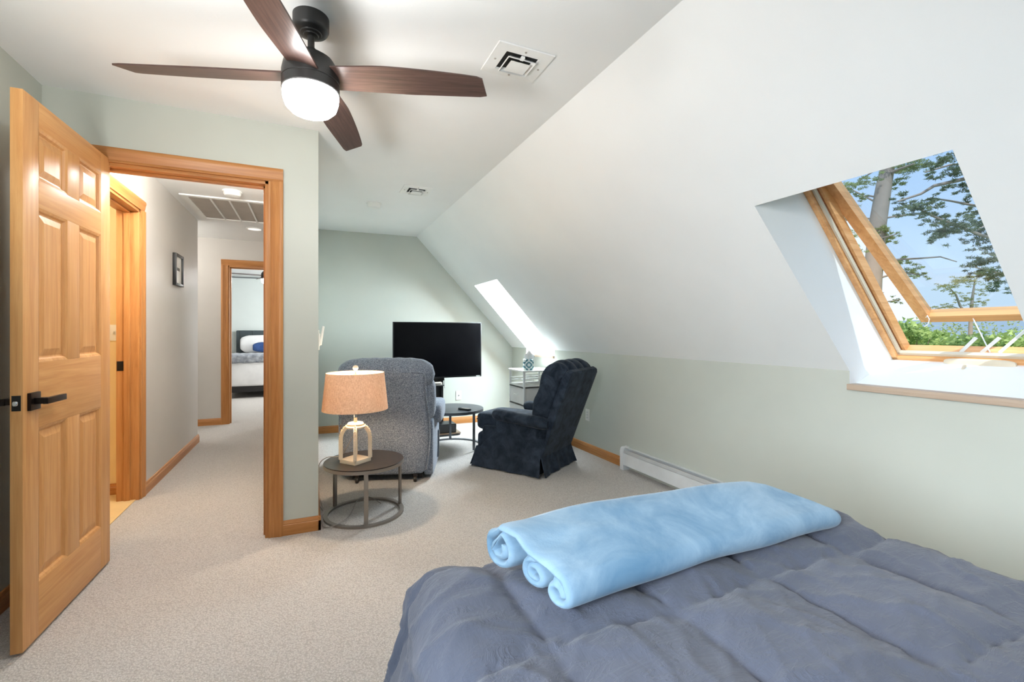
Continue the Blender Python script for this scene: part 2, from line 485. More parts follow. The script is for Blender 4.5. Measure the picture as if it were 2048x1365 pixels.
baseboard('baseboard_bathroom', (-2.7, 4.27), (XH-.13, 4.27), (0, -1), bx)

# ------------------------------------------------------------------ the six-panel door
HP = V((-.947, 3.022, 0)); FP = V((-.968, 2.279, 0))
dv = (FP-HP); DW = dv.length; dang = math.atan2(dv.y, dv.x)     # local x runs from hinge to free edge
door = thing('door_1', 'honey brown six-panel wooden door standing open', 'door', (HP.x, HP.y, 0), dang, kind='structure')
# local y: room face is the one towards +x world
DT = .036; Z0, Z1 = .012, 2.105
# facing: world +x is local +y when dang ~ -90deg
def dbox(name, x0, x1, z0, z1, mat, y0=-DT, y1=0, bev=.0015):
    m = MB(); m.box(x0, x1, y0, y1, z0, z1, bev)
    return m.build(name, mat, door, world=False)
SW = .103; MWID = .105
cx = DW/2
cols = [(SW, cx-MWID/2), (cx+MWID/2, DW-SW)]
rows = [(.225, .83), (1.085, 1.69), (1.80, 2.0)]
dbox('stile', 0, SW, Z0, Z1, M['doorz']); dbox('stile', DW-SW, DW, Z0, Z1, M['doorz'])
rz = [Z0, .225, .83, 1.085, 1.69, 1.80, 2.0, Z1]
for i in range(0, 8, 2): dbox('rail', SW, DW-SW, rz[i], rz[i+1], M['doorx'])
for a, b in rows: dbox('mullion', cx-MWID/2, cx+MWID/2, a, b, M['doorz'])
for (x0, x1) in cols:
    for (a, b) in rows:
        m = MB()
        for sgn in (1, -1):
            yf = 0 if sgn == 1 else -DT
            lv = [(0, 0), (.010, -.004*sgn), (.016, -.012*sgn), (.022, -.013*sgn), (.05, -.006*sgn)]
            rr = []
            for ins, dy in lv:
                rr.append([(x0+ins, yf+dy, a+ins), (x1-ins, yf+dy, a+ins), (x1-ins, yf+dy, b-ins), (x0+ins, yf+dy, b-ins)])
            vs = [p for q in rr for p in q]; fs = []
            for i in range(len(lv)-1):
                for k in range(4): fs.append((i*4+k, i*4+(k+1) % 4, (i+1)*4+(k+1) % 4, (i+1)*4+k))
            fs.append(tuple((len(lv)-1)*4+k for k in range(4)))
            m._add(vs, fs)
        m.build('panel', M['doorz'], door, world=False, smooth=False)
def lever(sgn, y):
    m = MB(); hx = DW-.06
    m.box(hx-.033, hx+.033, min(y, y+sgn*.011), max(y, y+sgn*.011), .905, .972, .0015)
    m.box(hx-.012, hx+.012, min(y, y+sgn*.05), max(y, y+sgn*.05), .927, .951, .002)
    m.box(hx-.125, hx+.014, min(y+sgn*.036, y+sgn*.052), max(y+sgn*.036, y+sgn*.052), .926, .950, .002)
    return m.build('lever_handle', M['bronze'], door, world=False)
lever(1, 0); lever(-1, -DT)
m = MB(); m.box(DW-.001, DW+.0012, -DT+.005, -.005, .91, .967, .0005)
lp = m.build('latch_plate', M['black'], door, world=False)
m = MB(); m.sup((DW+.003, -DT/2, .938), (.009, .008, .0095), .6, 10); m.build('latch_bolt', M['chrome'], lp, world=False)

# ------------------------------------------------------------------ skylights
def skylight(name, y0, y1, opening, label):
    D = .30
    root = thing(name, label, 'window', (XK, (y0+y1)/2, ZS), kind='structure')
    top = V(P3(XT, 0)); L = 1.245
    f0, f1 = y0+.03, y1-.03              # frame outer extents along y
    ft = top+SN*D                        # frame top on the outer plane (y = 0)
    def F(s, y, d=0):                    # point on the window plane, s metres down from its top
        p = ft+SD*s+SN*d; return V((p.x, y, p.z))
    # well lining
    m = MB()
    for yo, yf in ((y0, f0), (y1, f1)):
        A = V(P3(XT, yo)); B = V((XK, yo, ZK)); Cc = V((XK, yo, ZS)); C2 = V((XK+.06, yo, ZS))
        Ft = F(0, yf); Fb = F(L, yf); Pm = F(.36, yf)
        m.quad(A, B, Pm, Ft) if False else (m.tri(A, B, Pm), m.tri(A, Pm, Ft))
        m.tri(B, Cc, C2); m.tri(B, C2, Fb); m.tri(B, Fb, Pm)
    m.quad(P3(XT, y0), P3(XT, y1), F(0, f1), F(0, f0))
    m.quad((XK+.05, y0, ZS-.002), (XK+.05, y1, ZS-.002), F(L, f1), F(L, f0))
    m.build('well', M['ceiling'], root, smooth=False)
    m = MB(); m.box(XK-.022, XK+.07, y0-.006, y1+.002, ZS-.030, ZS, .002); m.build('sill', M['sill'], root)
    # fixed frame (four members), local basis
    FW, FD = .024, .10
    def member(pa, pb, w, dpt, mat, nm, par=root, inward=None, d0=-.02):
        mm = MB()
        a, b = pa, pb
        dirv = (b-a).normalized(); nrm = SN if inward is None else inward
        sd = dirv.cross(nrm).normalized()
        r = [[p+sd*x+nrm*y for x, y in ((-w/2, d0), (w/2, d0), (w/2, d0+dpt), (-w/2, d0+dpt))] for p in (a, b)]
        mm.rings(r); return mm.build(nm, mat, par, smooth=False)
    member(F(0, f0+FW/2), F(L, f0+FW/2), FW, FD, M['sashx'], 'frame_side')
    member(F(0, f1-FW/2), F(L, f1-FW/2), FW, FD, M['sashx'], 'frame_side')
    member(F(FW/2, f0), F(FW/2, f1), FW, FD, M['sashy'], 'frame_rail')
    member(F(L-FW/2, f0), F(L-FW/2, f1), FW, FD, M['sashy'], 'frame_rail')
    # insect-screen track, beige
    for yy in (f0+FW+.006, f1-FW-.006):
        member(F(.03, yy), F(L-.03, yy), .010, .02, M['beige'], 'screen_track', d0=.0)
    member(F(L-FW-.008, f0+FW), F(L-FW-.008, f1-FW), .018, .02, M['beige'], 'screen_track', d0=.0)
    for yy in (f0+FW+.018, f1-FW-.018):
        member(F(.03, yy), F(L-.02, yy), .013, .05, M['sashx'], 'frame_lip', d0=.03)
    # sash hinged at the top
    a = math.radians(opening)
    hp = F(.02, 0, .03)
    R = Matrix.Rotation(-a, 3, 'Y')
    sd = R @ SD; sn = R @ SN
    if sd.z < SD.z: R = Matrix.Rotation(a, 3, 'Y'); sd = R @ SD; sn = R @ SN
    def S(s, y, d=0): p = hp+sd*s+sn*d; return V((p.x, y, p.z))
    SL = L-.02; g0, g1 = f0+.038, f1-.038; W2 = .05
    def smem(pa, pb, w, mat, nm, d0=.0, dp=.05):
        mm = MB(); dirv = (pb-pa).normalized(); s_ = dirv.cross(sn).normalized()
        mm.rings([[p+s_*x+sn*y for x, y in ((-w/2, d0), (w/2, d0), (w/2, d0+dp), (-w/2, d0+dp))] for p in (pa, pb)])
        return mm.build(nm, mat, root, smooth=False)
    smem(S(0, g0+W2/2), S(SL, g0+W2/2), W2, M['sashx'], 'sash_stile'); smem(S(0, g1-W2/2), S(SL, g1-W2/2), W2, M['sashx'], 'sash_stile')
    smem(S(W2/2, g0+W2), S(W2/2, g1-W2), W2, M['sashy'], 'sash_rail'); smem(S(SL-W2/2, g0+W2), S(SL-W2/2, g1-W2), W2, M['sashy'], 'sash_rail')
    smem(S(SL+.02, g0+.01), S(SL+.02, g1-.01), .045, M['clad'], 'sash_cladding', .045, .01)
    m = MB(); m.quad(S(W2, g0+W2, .03), S(SL-W2, g0+W2, .03), S(SL-W2, g1-W2, .03), S(W2, g1-W2, .03))
    m.build('glass', M['glass'], root, smooth=False)
    if opening > 2:
        # scissor opener and crank
        ym = (f0+f1)/2
        m = MB()
        m.bar(S(SL-.02, ym+.06, 0), F(L-.03, ym-.06, .03), .014, .004, tuple(SN))
        m.bar(S(SL-.02, ym-.17, 0), F(L-.03, ym-.09, .03), .014, .004, tuple(SN))
        m.bar(F(L-.10, ym-.02, .06), F(L-.03, ym+.045, .03), .014, .004, tuple(SN))
        m.bar(F(L-.10, ym-.10, .06), F(L-.03, ym-.03, .03), .014, .004, tuple(SN))
        m.build('opener_arm', M['offwhite'], root)
        m = MB()
        q = F(L-FW/2, 0, -.03)
        m.sup((q.x, ym-.03, q.z), (.012, .13, .024), .5, 12, e2=.6)
        cv = m.build('crank_cover', M['beige'], root)
        m = MB(); k = F(L-FW/2, ym+.005, -.04)
        m.tube([k, k+V((-.035, 0, -.004)), k+V((-.05, 0, -.03)), k+V((-.055, .012, -.075))], .0065, 8)
        m.sup(tuple(k+V((-.055, .014, -.085))), (.010, .010, .011), .8, 8)
        m.bar(k+V((-.055, .014, -.09)), k+V((-.057, .024, -.118)), .016, .004)
        m.build('crank_handle', M['beige'], cv)
        m = MB(); k = S(SL-.05, g1-.04, -.006)
        m.tube([k, k+V((-.01, -.01, .01)), k+V((-.012, -.02, -.01)), k+V((-.004, -.012, -.035)), k+V((.0, .006, -.05))], .0022, 6)
        m.build('cord_loop', M['white'], root)
    return root
skylight('window_1', *SKY[0], 11, 'open wooden roof skylight looking out on pines')
skylight('window_2', *SKY[1], 0, 'narrow bright skylight behind the tissue box')

# unseen gable window added behind the bed to bring in fill light
root = thing('added_window_3', 'added unseen gable window behind the bed', 'window', ((WX0+WX1)/2, YB, WZ0), kind='structure')
m = MB()
for x in (WX0, (WX0+WX1)/2-.02, WX1-.04): m.box(x, x+.04, YB-.08, YB-.03, WZ0, WZ1)
m.box(WX0, WX1, YB-.08, YB-.03, WZ0, WZ0+.04).box(WX0, WX1, YB-.08, YB-.03, WZ1-.04, WZ1)
m.build('frame', M['sashz'], root)
m = MB(); m.quad((WX0, YB-.055, WZ0), (WX1, YB-.055, WZ0), (WX1, YB-.055, WZ1), (WX0, YB-.055, WZ1)); m.build('glass', M['glass'], root, smooth=False)

root = thing('added_window_4', 'added unseen window in the left wall beside the bed', 'window', (XL, (VY0+VY1)/2, VZ0), kind='structure')  # unseen window added so side light reaches the knee wall
m = MB()
for y in (VY0, (VY0+VY1)/2-.02, VY1-.04): m.box(XL-.08, XL-.03, y, y+.04, VZ0, VZ1)
m.box(XL-.08, XL-.03, VY0, VY1, VZ0, VZ0+.04).box(XL-.08, XL-.03, VY0, VY1, VZ1-.04, VZ1)
m.build('frame', M['sashz'], root)
m = MB(); m.quad((XL-.055, VY0, VZ0), (XL-.055, VY1, VZ0), (XL-.055, VY1, VZ1), (XL-.055, VY0, VZ1)); m.build('glass', M['glass'], root, smooth=False)

# ------------------------------------------------------------------ ceiling fan
FX, FY = .008, 1.94
M['globe'] = emis('lit_frosted_globe', (1, .99, .98, 1), 50)
def ceiling_fan(name, label, x, y, zc, ang0, rod=.05, nblade=4, globe=None, prof_r=1.0, R=.686):
    f = thing(name, label, 'ceiling fan', (x, y, zc))
    m = MB(); m.lathe([(.066, 0), (.066, -.045), (.063, -.052), (.058, -.058), (.040, -.062), (.038, -.066), (.028, -.068), (.026, -.072), (.018, -.074)], seg=40)
    m.build('canopy', M['fan_black'], f, world=False)
    zb = -.085-rod
    m = MB(); m.lathe([(.0125, -.06), (.0125, zb+.002)], seg=20); m.lathe([(.0185, zb+.012), (.022, zb), (.026, zb-.012)], seg=20)
    m.build('downrod', M['fan_black'], f, world=False)
    m = MB(); m.lathe([(.0, zb-.005), (.024, zb-.007), (.055, zb-.014), (.082, zb-.032), (.099, zb-.060), (.105, zb-.090), (.105, zb-.118), (.103, zb-.120), (.105, zb-.122), (.105, zb-.155), (.102, zb-.158)], seg=56)
    m.build('motor_housing', M['fan_black'], f, world=False)
    zg = zb-.156
    m = MB(); m.lathe([(.100, zg), (.102, zg-.012), (.100, zg-.035), (.092, zg-.060), (.074, zg-.078), (.046, zg-.087), (.0, zg-.090)], seg=48)
    m.build('light_globe', globe or M['globe'], f, world=False)
    for k in range(nblade):
        b = MB(); n = 22; rs = []
        for i in range(n+1):
            t = i/n; r0 = .085+(R-.085)*t
            lead = -.058-.012*min(1, t*3)+.034*max(0, t-.25)**1.6*1.6      # higher, curved, shorter edge
            trail = .058+.012*min(1, t*2)-.006*t
            if t > .985: lead += .006; trail -= .006
            x1 = r0-(.020*t**6)
            x2 = r0
            rs.append([(x2, trail, -.003), (x2, trail, .003), (x1, lead, .003), (x1, lead, -.003)])
        b.rings(rs)
        o = b.build('blade', M['bladex'], f, world=False)
        o.location = (0, 0, zb-.098)
        o.rotation_euler = Matrix.Rotation(ang0+k*PI/2, 3, 'Z').to_euler()
        pm = Matrix.Rotation(ang0+k*PI/2, 4, 'Z') @ Matrix.Rotation(math.radians(-14), 4, 'X')
        o.rotation_euler = pm.to_euler()
    return f
ceiling_fan('ceiling_fan', 'four-blade dark brown and black ceiling fan with a lit globe, near the open door', FX, FY, H, math.radians(-19.5))

# ------------------------------------------------------------------ ceiling fittings
def diffuser(label, x0, x1, y0, y1, grp=None):
    t = thing('ceiling_vent', label, 'vent', ((x0+x1)/2, (y0+y1)/2, H))
    hx, hy = (x1-x0)/2, (y1-y0)/2
    def ring(m, a, b, za, zb):       # frustum band between half sizes a and b
        A = [(-a[0], -a[1], za), (a[0], -a[1], za), (a[0], a[1], za), (-a[0], a[1], za)]
        B = [(-b[0], -b[1], zb), (b[0], -b[1], zb), (b[0], b[1], zb), (-b[0], b[1], zb)]
        m._add(A+B, [(i, (i+1) % 4, 4+(i+1) % 4, 4+i) for i in range(4)])
    s = lambda k: (hx*k, hy*k)
    m = MB(); ring(m, s(1), s(.99), -.001, -.007); ring(m, s(.99), s(.60), -.007, -.009); ring(m, s(.60), s(.57), -.009, -.001)
    m.build('frame', M['white'], t, world=False, smooth=False)
    m = MB(); m.quad((-hx*.6, -hy*.6, -.0015), (hx*.6, -hy*.6, -.0015), (hx*.6, hy*.6, -.0015), (-hx*.6, hy*.6, -.0015)); m.build('duct', M['dark_hole'], t, world=False, smooth=False)
    for a, b in ((.52, .40), (.36, .0)):
        m = MB()
        if b: ring(m, s(a), s(b), -.022, -.008); ring(m, s(a), s(a-.03), -.022, -.024)
        else:
            ring(m, s(a), s(.2), -.026, -.012); q = s(a); m.quad((-q[0], -q[1], -.026), (q[0], -q[1], -.026), (q[0], q[1], -.026), (-q[0], q[1], -.026))
        m.build('louver', M['white'], t, world=False, smooth=False)
    m = MB(); m.box(-.008, .008, -hy*.58, -hy*.4, -.02, -.01); m.build('damper_tab', M['white'], t, world=False)
    for sx, sy in ((.8, 0), (-.8, 0), (0, .8), (0, -.8)):
        m = MB(); m.lathe([(.005, -.0075), (.005, -.0105), (0, -.011)], (hx*sx, hy*sy, 0), 10); m.build('screw', M['grille'], t, world=False)
    return t
diffuser('white square ceiling vent beside the ceiling fan blade', .730, .998, 1.762, 1.995)
diffuser('smaller white ceiling vent near the far wall, beside the smoke detector', .722, .968, 3.80, 4.04)

def detector(label, x, y, r=.062):
    t = thing('smoke_detector', label, 'smoke detector', (x, y, H))
    m = MB(); m.lathe([(r*1.12, 0), (r*1.12, -.008), (r*1.05, -.012), (r*1.0, -.012)], seg=36); m.build('base', M['white'], t, world=False)
    m = MB(); m.lathe([(r, -.012), (r*.97, -.030), (r*.85, -.042), (r*.5, -.046), (0, -.047)], seg=36); m.build('cover', M['white'], t, world=False)
detector('round white smoke detector on the bedroom ceiling past the fan', .565, 4.48)
detector('round white smoke detector on the hall ceiling beside the air grille', -.606, 4.60, .068)
t = thing('recessed_light', 'flat round white ceiling light at the far end of the hall', 'ceiling light', (-.586, 6.155, H))
m = MB(); m.lathe([(.088, 0), (.088, -.006), (.075, -.009), (.07, -.008)], seg=36, cap=False); m.build('trim_ring', M['white'], t, world=False)
m = MB(); m.lathe([(.07, -.0075), (0, -.0085)], seg=36, cap=False); m.build('lens', emis('lit_hall_lens', (1, .97, .93, 1), .55), t, world=False)
t = thing('air_return_grille', 'large white return air grille with grey filter panels on the hall ceiling', 'air grille', (-.55, 5.32, H))
gx0, gx1, gy0, gy1 = -1.045, -.20, 4.85, 5.79
m = MB()
m.box(gx0, gx1, gy0, gy0+.05, H-.012, H).box(gx0, gx1, gy1-.05, gy1, H-.012, H).box(gx0, gx0+.055, gy0+.05, gy1-.05, H-.012, H).box(gx1-.055, gx1, gy0+.05, gy1-.05, H-.012, H)
m.build('frame', M['white'], t, smooth=False)
m = MB(); m.quad((gx0+.05, gy0+.05, H-.003), (gx1-.05, gy0+.05, H-.003), (gx1-.05, gy1-.05, H-.003), (gx0+.05, gy1-.05, H-.003)); m.build('filter', M['grille'], t, smooth=False)
for x in (-.82, -.672, -.52, -.37):
    m = MB(); m.box(x-.007, x+.007, gy0+.05, gy1-.05, H-.012, H-.003); m.build('divider', M['white'], t, smooth=False)

# ------------------------------------------------------------------ wall fittings
def outlet(label, p, nrm, name='wall_outlet', cat='outlet', kind='duplex'):
    a = math.atan2(nrm[1], nrm[0])-PI/2       # local +y is off the wall
    t = thing(name, label, cat, p, a)
    m = MB(); m.box(-.036, .036, 0, .006, -.059, .059, .002); m.build('cover_plate', M['white'], t, world=False)
    if kind == 'duplex':
        m = MB()
        for z in (.027, 0, -.027): m.box(-.015, .015, .006, .0085, z-.009, z+.009, .001)
        m.build('receptacle', M['offwhite'], t, world=False)
        m = MB()
        for z in (.027, 0, -.027):
            m.box(-.007, -.005, .0084, .0089, z-.004, z+.004).box(.004, .006, .0084, .0089, z-.004, z+.004)
        m.build('slot', M['slot'], t, world=False)
    elif kind == 'coax':
        m = MB(); m.lathe([(.006, 0), (.006, .012), (.003, .012)], seg=12, mat=Matrix.Translation((0, .006, 0)) @ Matrix.Rotation(-PI/2, 4, 'X')); m.build('jack', M['slot'], t, world=False)
        for z in (.042, -.042):
            m = MB(); m.box(-.002, .002, .006, .0072, z-.002, z+.002); m.build('screw', M['slot'], t, world=False)
    elif kind == 'switch':
        m = MB()
        for x in (-.012, .012): m.box(x-.004, x+.004, .006, .014, -.010, .010, .001)
        m.build('toggle', M['white'], t, world=False)
    return t
outlet('white outlet on the green wall beside the navy recliner', (XK, 3.875, .372), (-1, 0))
outlet('white cable jack plate on the far wall under the television', (1.81, YF0-(YF0-YF1)*(1.81-XE)/(XK-XE)-.001, .372), (-.05, -1), 'wall_jack', 'wall plate', 'coax')
outlet('cream light switch on the bathroom wall past the door frame', (-1.305, 4.27, 1.20), (0, -1), 'light_switch', 'light switch', 'switch')
t = thing('light_switch', 'white switch plate on the edge of the partition wall, seen from the side', 'light switch', (XE, 3.10, 1.155), -PI/2)
m = MB(); m.box(-.036, .036, 0, .007, -.062, .062, .002); m.build('cover_plate', M['white'], t, world=False)
m = MB(); m.box(-.012, .012, .007, .012, -.03, .03, .001); m.build('rocker', M['white'], t, world=False)
t = thing('fan_remote', 'white remote control tilted in its wall cradle above the switch plate', 'remote control', (XE, 3.19, 1.175), -PI/2)
m = MB(); m.box(-.022, .022, 0, .014, -.06, .02, .003); m.build('cradle', M['white'], t, world=False)
m = MB(); m.box(-.020, .020, -.007, .007, -.062, .062, .004, mat=Matrix.Translation((0, .024, .006)) @ Matrix.Rotation(-.14, 4, 'X')); m.build('handset', M['white'], t, world=False)

t = thing('picture_frame', 'small black framed picture on the hall wall', 'picture', (XH, 5.085, 1.775), -PI/2)
m = MB(); w, h_ = .135, .145
for a in ((-w, -w+.022, -h_, h_), (w-.022, w, -h_, h_), (-w+.022, w-.022, -h_, -h_+.022), (-w+.022, w-.022, h_-.022, h_)): m.box(a[0], a[1], 0, .028, a[2], a[3], .002)
m.build('frame', M['plastic_black'], t, world=False)
m = MB(); m.box(-w+.02, w-.02, .004, .012, -h_+.02, h_-.02); m.build('mat_board', M['white'], t, world=False)
m = MB(); m.box(-.05, .06, .0125, .0135, -.005, .022); m.build('print', M['clad'], t, world=False)

# ------------------------------------------------------------------ baseboard heater
hy0, hy1 = 1.35, 3.272
t = thing('baseboard_heater', 'white hydronic baseboard heater along the green knee wall', 'heater', (XK, 2.3, 0))
def hp(prof, ya, yb, name, mat):
    m = MB(); m.rings([[(XK-x, y, z) for x, z in prof] for y in (ya, yb)]); return m.build(name, mat, t, ang=25)
hp([(0, .02), (.004, .02), (.004, .183), (.040, .192), (.040, .196), (0, .190)], hy0, hy1-.03, 'back_plate', M['offwhite'])
hp([(.058, .048), (.062, .046), (.062, .150), (.058, .150)], hy0, hy1-.03, 'front_panel', M['offwhite'])
hp([(.050, .153), (.062, .153), (.055, .178), (.048, .178)], hy0, hy1-.03, 'damper', plain('damper_grey', srgb(196, 197, 196), .35))
hp([(.010, .04), (.050, .04), (.050, .10), (.010, .10)], hy0, hy1-.06, 'fin_tube', plain('fin_aluminium', srgb(96, 84, 70), .6, .5))
m = MB(); pr = [(0, 0), (.066, 0), (.066, .165), (.058, .188), (.044, .197), (0, .200)]
m.rings([[(XK-x, y, z) for x, z in pr] for y in (hy1-.045, hy1)]); m.build('end_cap', M['offwhite'], t, ang=25)

# ------------------------------------------------------------------ round nesting tables
def ring_table(name, label, c, r, h, legs, topmat, metal, arc=None, lw=.026, lt=.014):
    t = thing(name, label, 'table', (c[0], c[1], 0))
    m = MB(); m.lathe([(0, h-.006), (r-.004, h-.006), (r-.002, h), (0, h)], seg=72); m.lathe([(0, h-.007), (r-.002, h-.007), (r-.002, h-.0065), (0, h-.0065)], seg=72)
    m.build('tabletop', topmat, t, world=False)
    m = MB(); n = 72
    def band(a0, a1, r0, r1, z0, z1, mm):
        full = abs(a1-a0) > 2*PI-.01; k = n if full else 48
        rs = []
        for i in range(k if full else k+1):
            a = a0+(a1-a0)*i/k; cs, sn = math.cos(a), math.sin(a)
            rs.append([(r0*cs, r0*sn, z0), (r1*cs, r1*sn, z0), (r1*cs, r1*sn, z1), (r0*cs, r0*sn, z1)])
        mm.rings(rs, closed=full)
    band(0, 2*PI, r-.02, r, h-.026, h-.006, m)
    m.build('apron_ring', metal, t, world=False, ang=30)
    m = MB(); a0, a1 = arc or (0, 2*PI); band(a0, a1, r-.027, r, 0, .014, m); m.build('base_ring', metal, t, world=False, ang=30)
    for a in legs:
        mm = MB(); mm.box(r-.002-lt, r-.002, -lw/2, lw/2, .013, h-.02, .0015, Matrix.Rotation(a, 4, 'Z')); mm.build('leg', metal, t, world=False)
    return t
TC = (.338, 3.165)
va = math.atan2(-TC[1], -TC[0])     # direction towards the camera
ring_table('side_table', 'round dark wood side table on a ring base under the lamp', TC, .255, .355,
           [va+.04, math.radians(135), math.radians(11)], M['dark_top'], M['gunmetal'])
CC = (1.385, 4.64)
ring_table('coffee_table', 'larger round charcoal table between the two recliners', CC, .325, .405,
           [math.radians(-64), math.radians(78), math.radians(200)], M['black_top'], M['greymetal'], (math.radians(-60), math.radians(205)))
t = thing('remote_control', 'black remote control lying on the charcoal round table', 'remote control', (1.463, 4.47, .4052), math.radians(28))
m = MB(); m.box(-.02, .02, -.075, .075, .0, .018, .005); m.build('body', M['plastic_black'], t, world=False)
m = MB()
for i in range(6):
    for j in range(3): m.box(-.013+j*.0105, -.006+j*.0105, -.055+i*.018, -.045+i*.018, .0175, .0195)
m.build('keypad', M['grille'], t, world=False)

# ------------------------------------------------------------------ table lamp
LX, LY, LZ = .279, 3.135, .3552
t = thing('table_lamp', 'lit table lamp with a whitewashed arched base and linen drum shade', 'lamp', (LX, LY, LZ), math.radians(38))
ww = plain('whitewashed_wood', srgb(236, 220, 194), .6, bump=.25, scale=60)
m = MB(); m.box(-.069, .069, -.069, .069, 0, .026, .002); m.build('base', ww, t, world=False)
hh = .232
for k in range(4):
    rot = Matrix.Rotation(k*PI/2+PI/4, 4, 'Z')
    m = MB(); path = []
    R0 = .088
    for i in range(15):
        u = i/14
        if u < .62: x = R0; z = .022+(hh-.10)*(u/.62)
        else:
            a = (u-.62)/.38*PI/2; x = .020+(R0-.020)*math.cos(a); z = .022+(hh-.10)+.088*math.sin(a)
        path.append((x, 0, z))
    w = .0100
    rs = []
    for i, p in enumerate(path):
        a = V(path[max(i-1, 0)]); b = V(path[min(i+1, 14)]); tg = (b-a).normalized(); nr = V((tg.z, 0, -tg.x))
        rs.append([V(p)+nr*w+V((0, w, 0)), V(p)+nr*w-V((0, w, 0)), V(p)-nr*w-V((0, w, 0)), V(p)-nr*w+V((0, w, 0))])
    m.rings(rs, mat=rot)
    post = m.build('arch_post', ww, t, world=False)
    m = MB()
    L = [0]
    for i in range(1, 15): L.append(L[-1]+(V(path[i])-V(path[i-1])).length)
    n = int(L[-1]/.0098)
    for j in range(n):
        s_ = (j+.5)*L[-1]/n
        i = max(q for q in range(14) if L[q] <= s_); f = (s_-L[i])/(L[i+1]-L[i])
        p = V(path[i]).lerp(V(path[i+1]), f); tg = (V(path[i+1])-V(path[i])).normalized(); nr = V((tg.z, 0, -tg.x))
        m.sup(tuple(p+nr*(w+.001)), (.0056, .0056, .0050), 1, 5, mat=rot)
    b = m.build('bead_trim', ww, post, world=False); b['kind'] = 'stuff'
m = MB(); m.lathe([(.03, hh-.012), (.058, hh-.008), (.062, hh+.002), (.054, hh+.008), (.050, hh+.012), (.052, hh+.018), (.046, hh+.026), (.012, hh+.028), (.010, hh+.06), (0, hh+.06)], seg=32)
m.build('collar', ww, t, world=False)
zs0, zs1 = .345, .585
m = MB(); m.lathe([(.206, zs0), (.181, zs1)], seg=64, cap=False); m.lathe([(.2035, zs0+.002), (.1785, zs1-.002)], seg=64, cap=False)
m.lathe([(.2035, zs0+.002), (.206, zs0)], seg=64, cap=False); m.lathe([(.1785, zs1-.002), (.181, zs1)], seg=64, cap=False)
m.build('lamp_shade', M['shade'], t, world=False)
m = MB(); m.tube([(0, 0, hh+.06), (0, 0, hh+.13)], .012, 12); m.tube([(.03, 0, hh+.10), (.04, 0, hh+.2), (.0, 0, zs1+.005)], .002, 6); m.tube([(-.03, 0, hh+.10), (-.04, 0, hh+.2), (.0, 0, zs1+.005)], .002, 6)
for k in range(3):
    a = k*2*PI/3; m.tube([(0, 0, zs1-.012), (.178*math.cos(a), .178*math.sin(a), zs1-.006)], .0018, 6)
m.build('harp', M['chrome'], t, world=False)
m = MB(); m.lathe([(0, zs1+.004), (.006, zs1+.006), (.006, zs1+.012), (.014, zs1+.018), (.0185, zs1+.030), (.014, zs1+.043), (0, zs1+.049)], seg=20); m.build('finial', ww, t, world=False)
m = MB(); m.sup((0, 0, .455), (.03, .03, .042), 1, 10); m.build('bulb', emis('warm_bulb', (1, .80, .57, 1), 260), t, world=False)
def cord(pts, r=.0028, n=6):
    # smooth a polyline
    P = [V(p) for p in pts]
    out = []
    for i in range(len(P)-1):
        p0, p1, p2, p3 = P[max(i-1, 0)], P[i], P[i+1], P[min(i+2, len(P)-1)]
        for k in range(n):
            u = k/n
            out.append(.5*((2*p1)+(-p0+p2)*u+(2*p0-5*p1+4*p2-p3)*u*u+(-p0+3*p1-3*p2+p3)*u**3))
    out.append(P[-1])
    m = MB(); m.tube(out, r, 7); return m
cord([(LX-.01, LY, LZ+.18), (LX-.05, LY+.02, LZ+.10), (LX-.09, LY+.07, LZ+.03), (LX-.17, LY+.14, LZ+.012), (LX-.22, LY+.17, LZ-.05), (LX-.24, LY+.18, .12), (.085, 3.30, .01), (.075, 3.55, .006)]).build('power_cord', M['cable'], t)
t = tag(cord([(.075, 3.12, .008), (.085, 3.02, .006), (.15, 2.99, .019), (.24, 3.14, .006), (.32, 3.39, .019), (.40, 3.40, .019), (.46, 3.28, .006)], .0028).build('extension_cord', M['cable']), 'thin grey cord looping on the carpet under the side table', 'cord')

# ------------------------------------------------------------------ grey recliner (its back to the camera)
t = thing('recliner', 'blue-grey tweed recliner seen from behind, beside the lit lamp', 'recliner', (.70, 4.115, 0), -.34)
def slab(m, secs, n=10, e=.28):
    """loft of rounded-rectangle sections: (z, half width, y back, y front)"""
    rs = []
    pw = lambda q, k: math.copysign(abs(q)**k, q)
    for z, w, y0, y1 in secs:
        r = []
        for k in range(4*n):
            a = 2*PI*k/(4*n)
            r.append((w*pw(math.cos(a), e), (y0+y1)/2+(y1-y0)/2*pw(math.sin(a), e), z))
        rs.append(r)
    m.rings(rs); return m
yb = lambda z: -.405-.105*(z-.08)/.82
m = MB()
slab(m, [(.055, .22, yb(.06)+.03, yb(.06)+.10), (.065, .285, yb(.06)+.005, yb(.06)+.13), (.09, .312, yb(.09), yb(.09)+.15)]+[(z, .318+.03*math.sin(PI*min(1, (z-.1)/.62)), yb(z)-.012*math.sin(PI*(z-.09)/.8), yb(z)+.16) for z in (.2, .3, .4, .5, .6, .7, .8, .86)]+[(.885, .312, yb(.885)+.004, yb(.885)+.155), (.897, .29, yb(.9)+.03, yb(.9)+.13)])
ob = m.build('outer_back', M['tweed'], t, world=False, ang=60)
m = MB(); path = []
for i in range(13): z = .10+.74*i/12; path.append((.322+.03*math.sin(PI*min(1, max(0, (z-.1)/.62))), yb(z)+.004, z))
for a in range(1, 7): q = a/7*PI/2; path.append((.282+.038*math.cos(q), yb(.86)+.002, .852+.038*math.sin(q)))
full = path+[(-x, y, z) for x, y, z in reversed(path)]
m.tube(full, .0065, 8); m.build('piping', M['tweed'], ob, world=False)
m = MB()
n = 40
rs = []
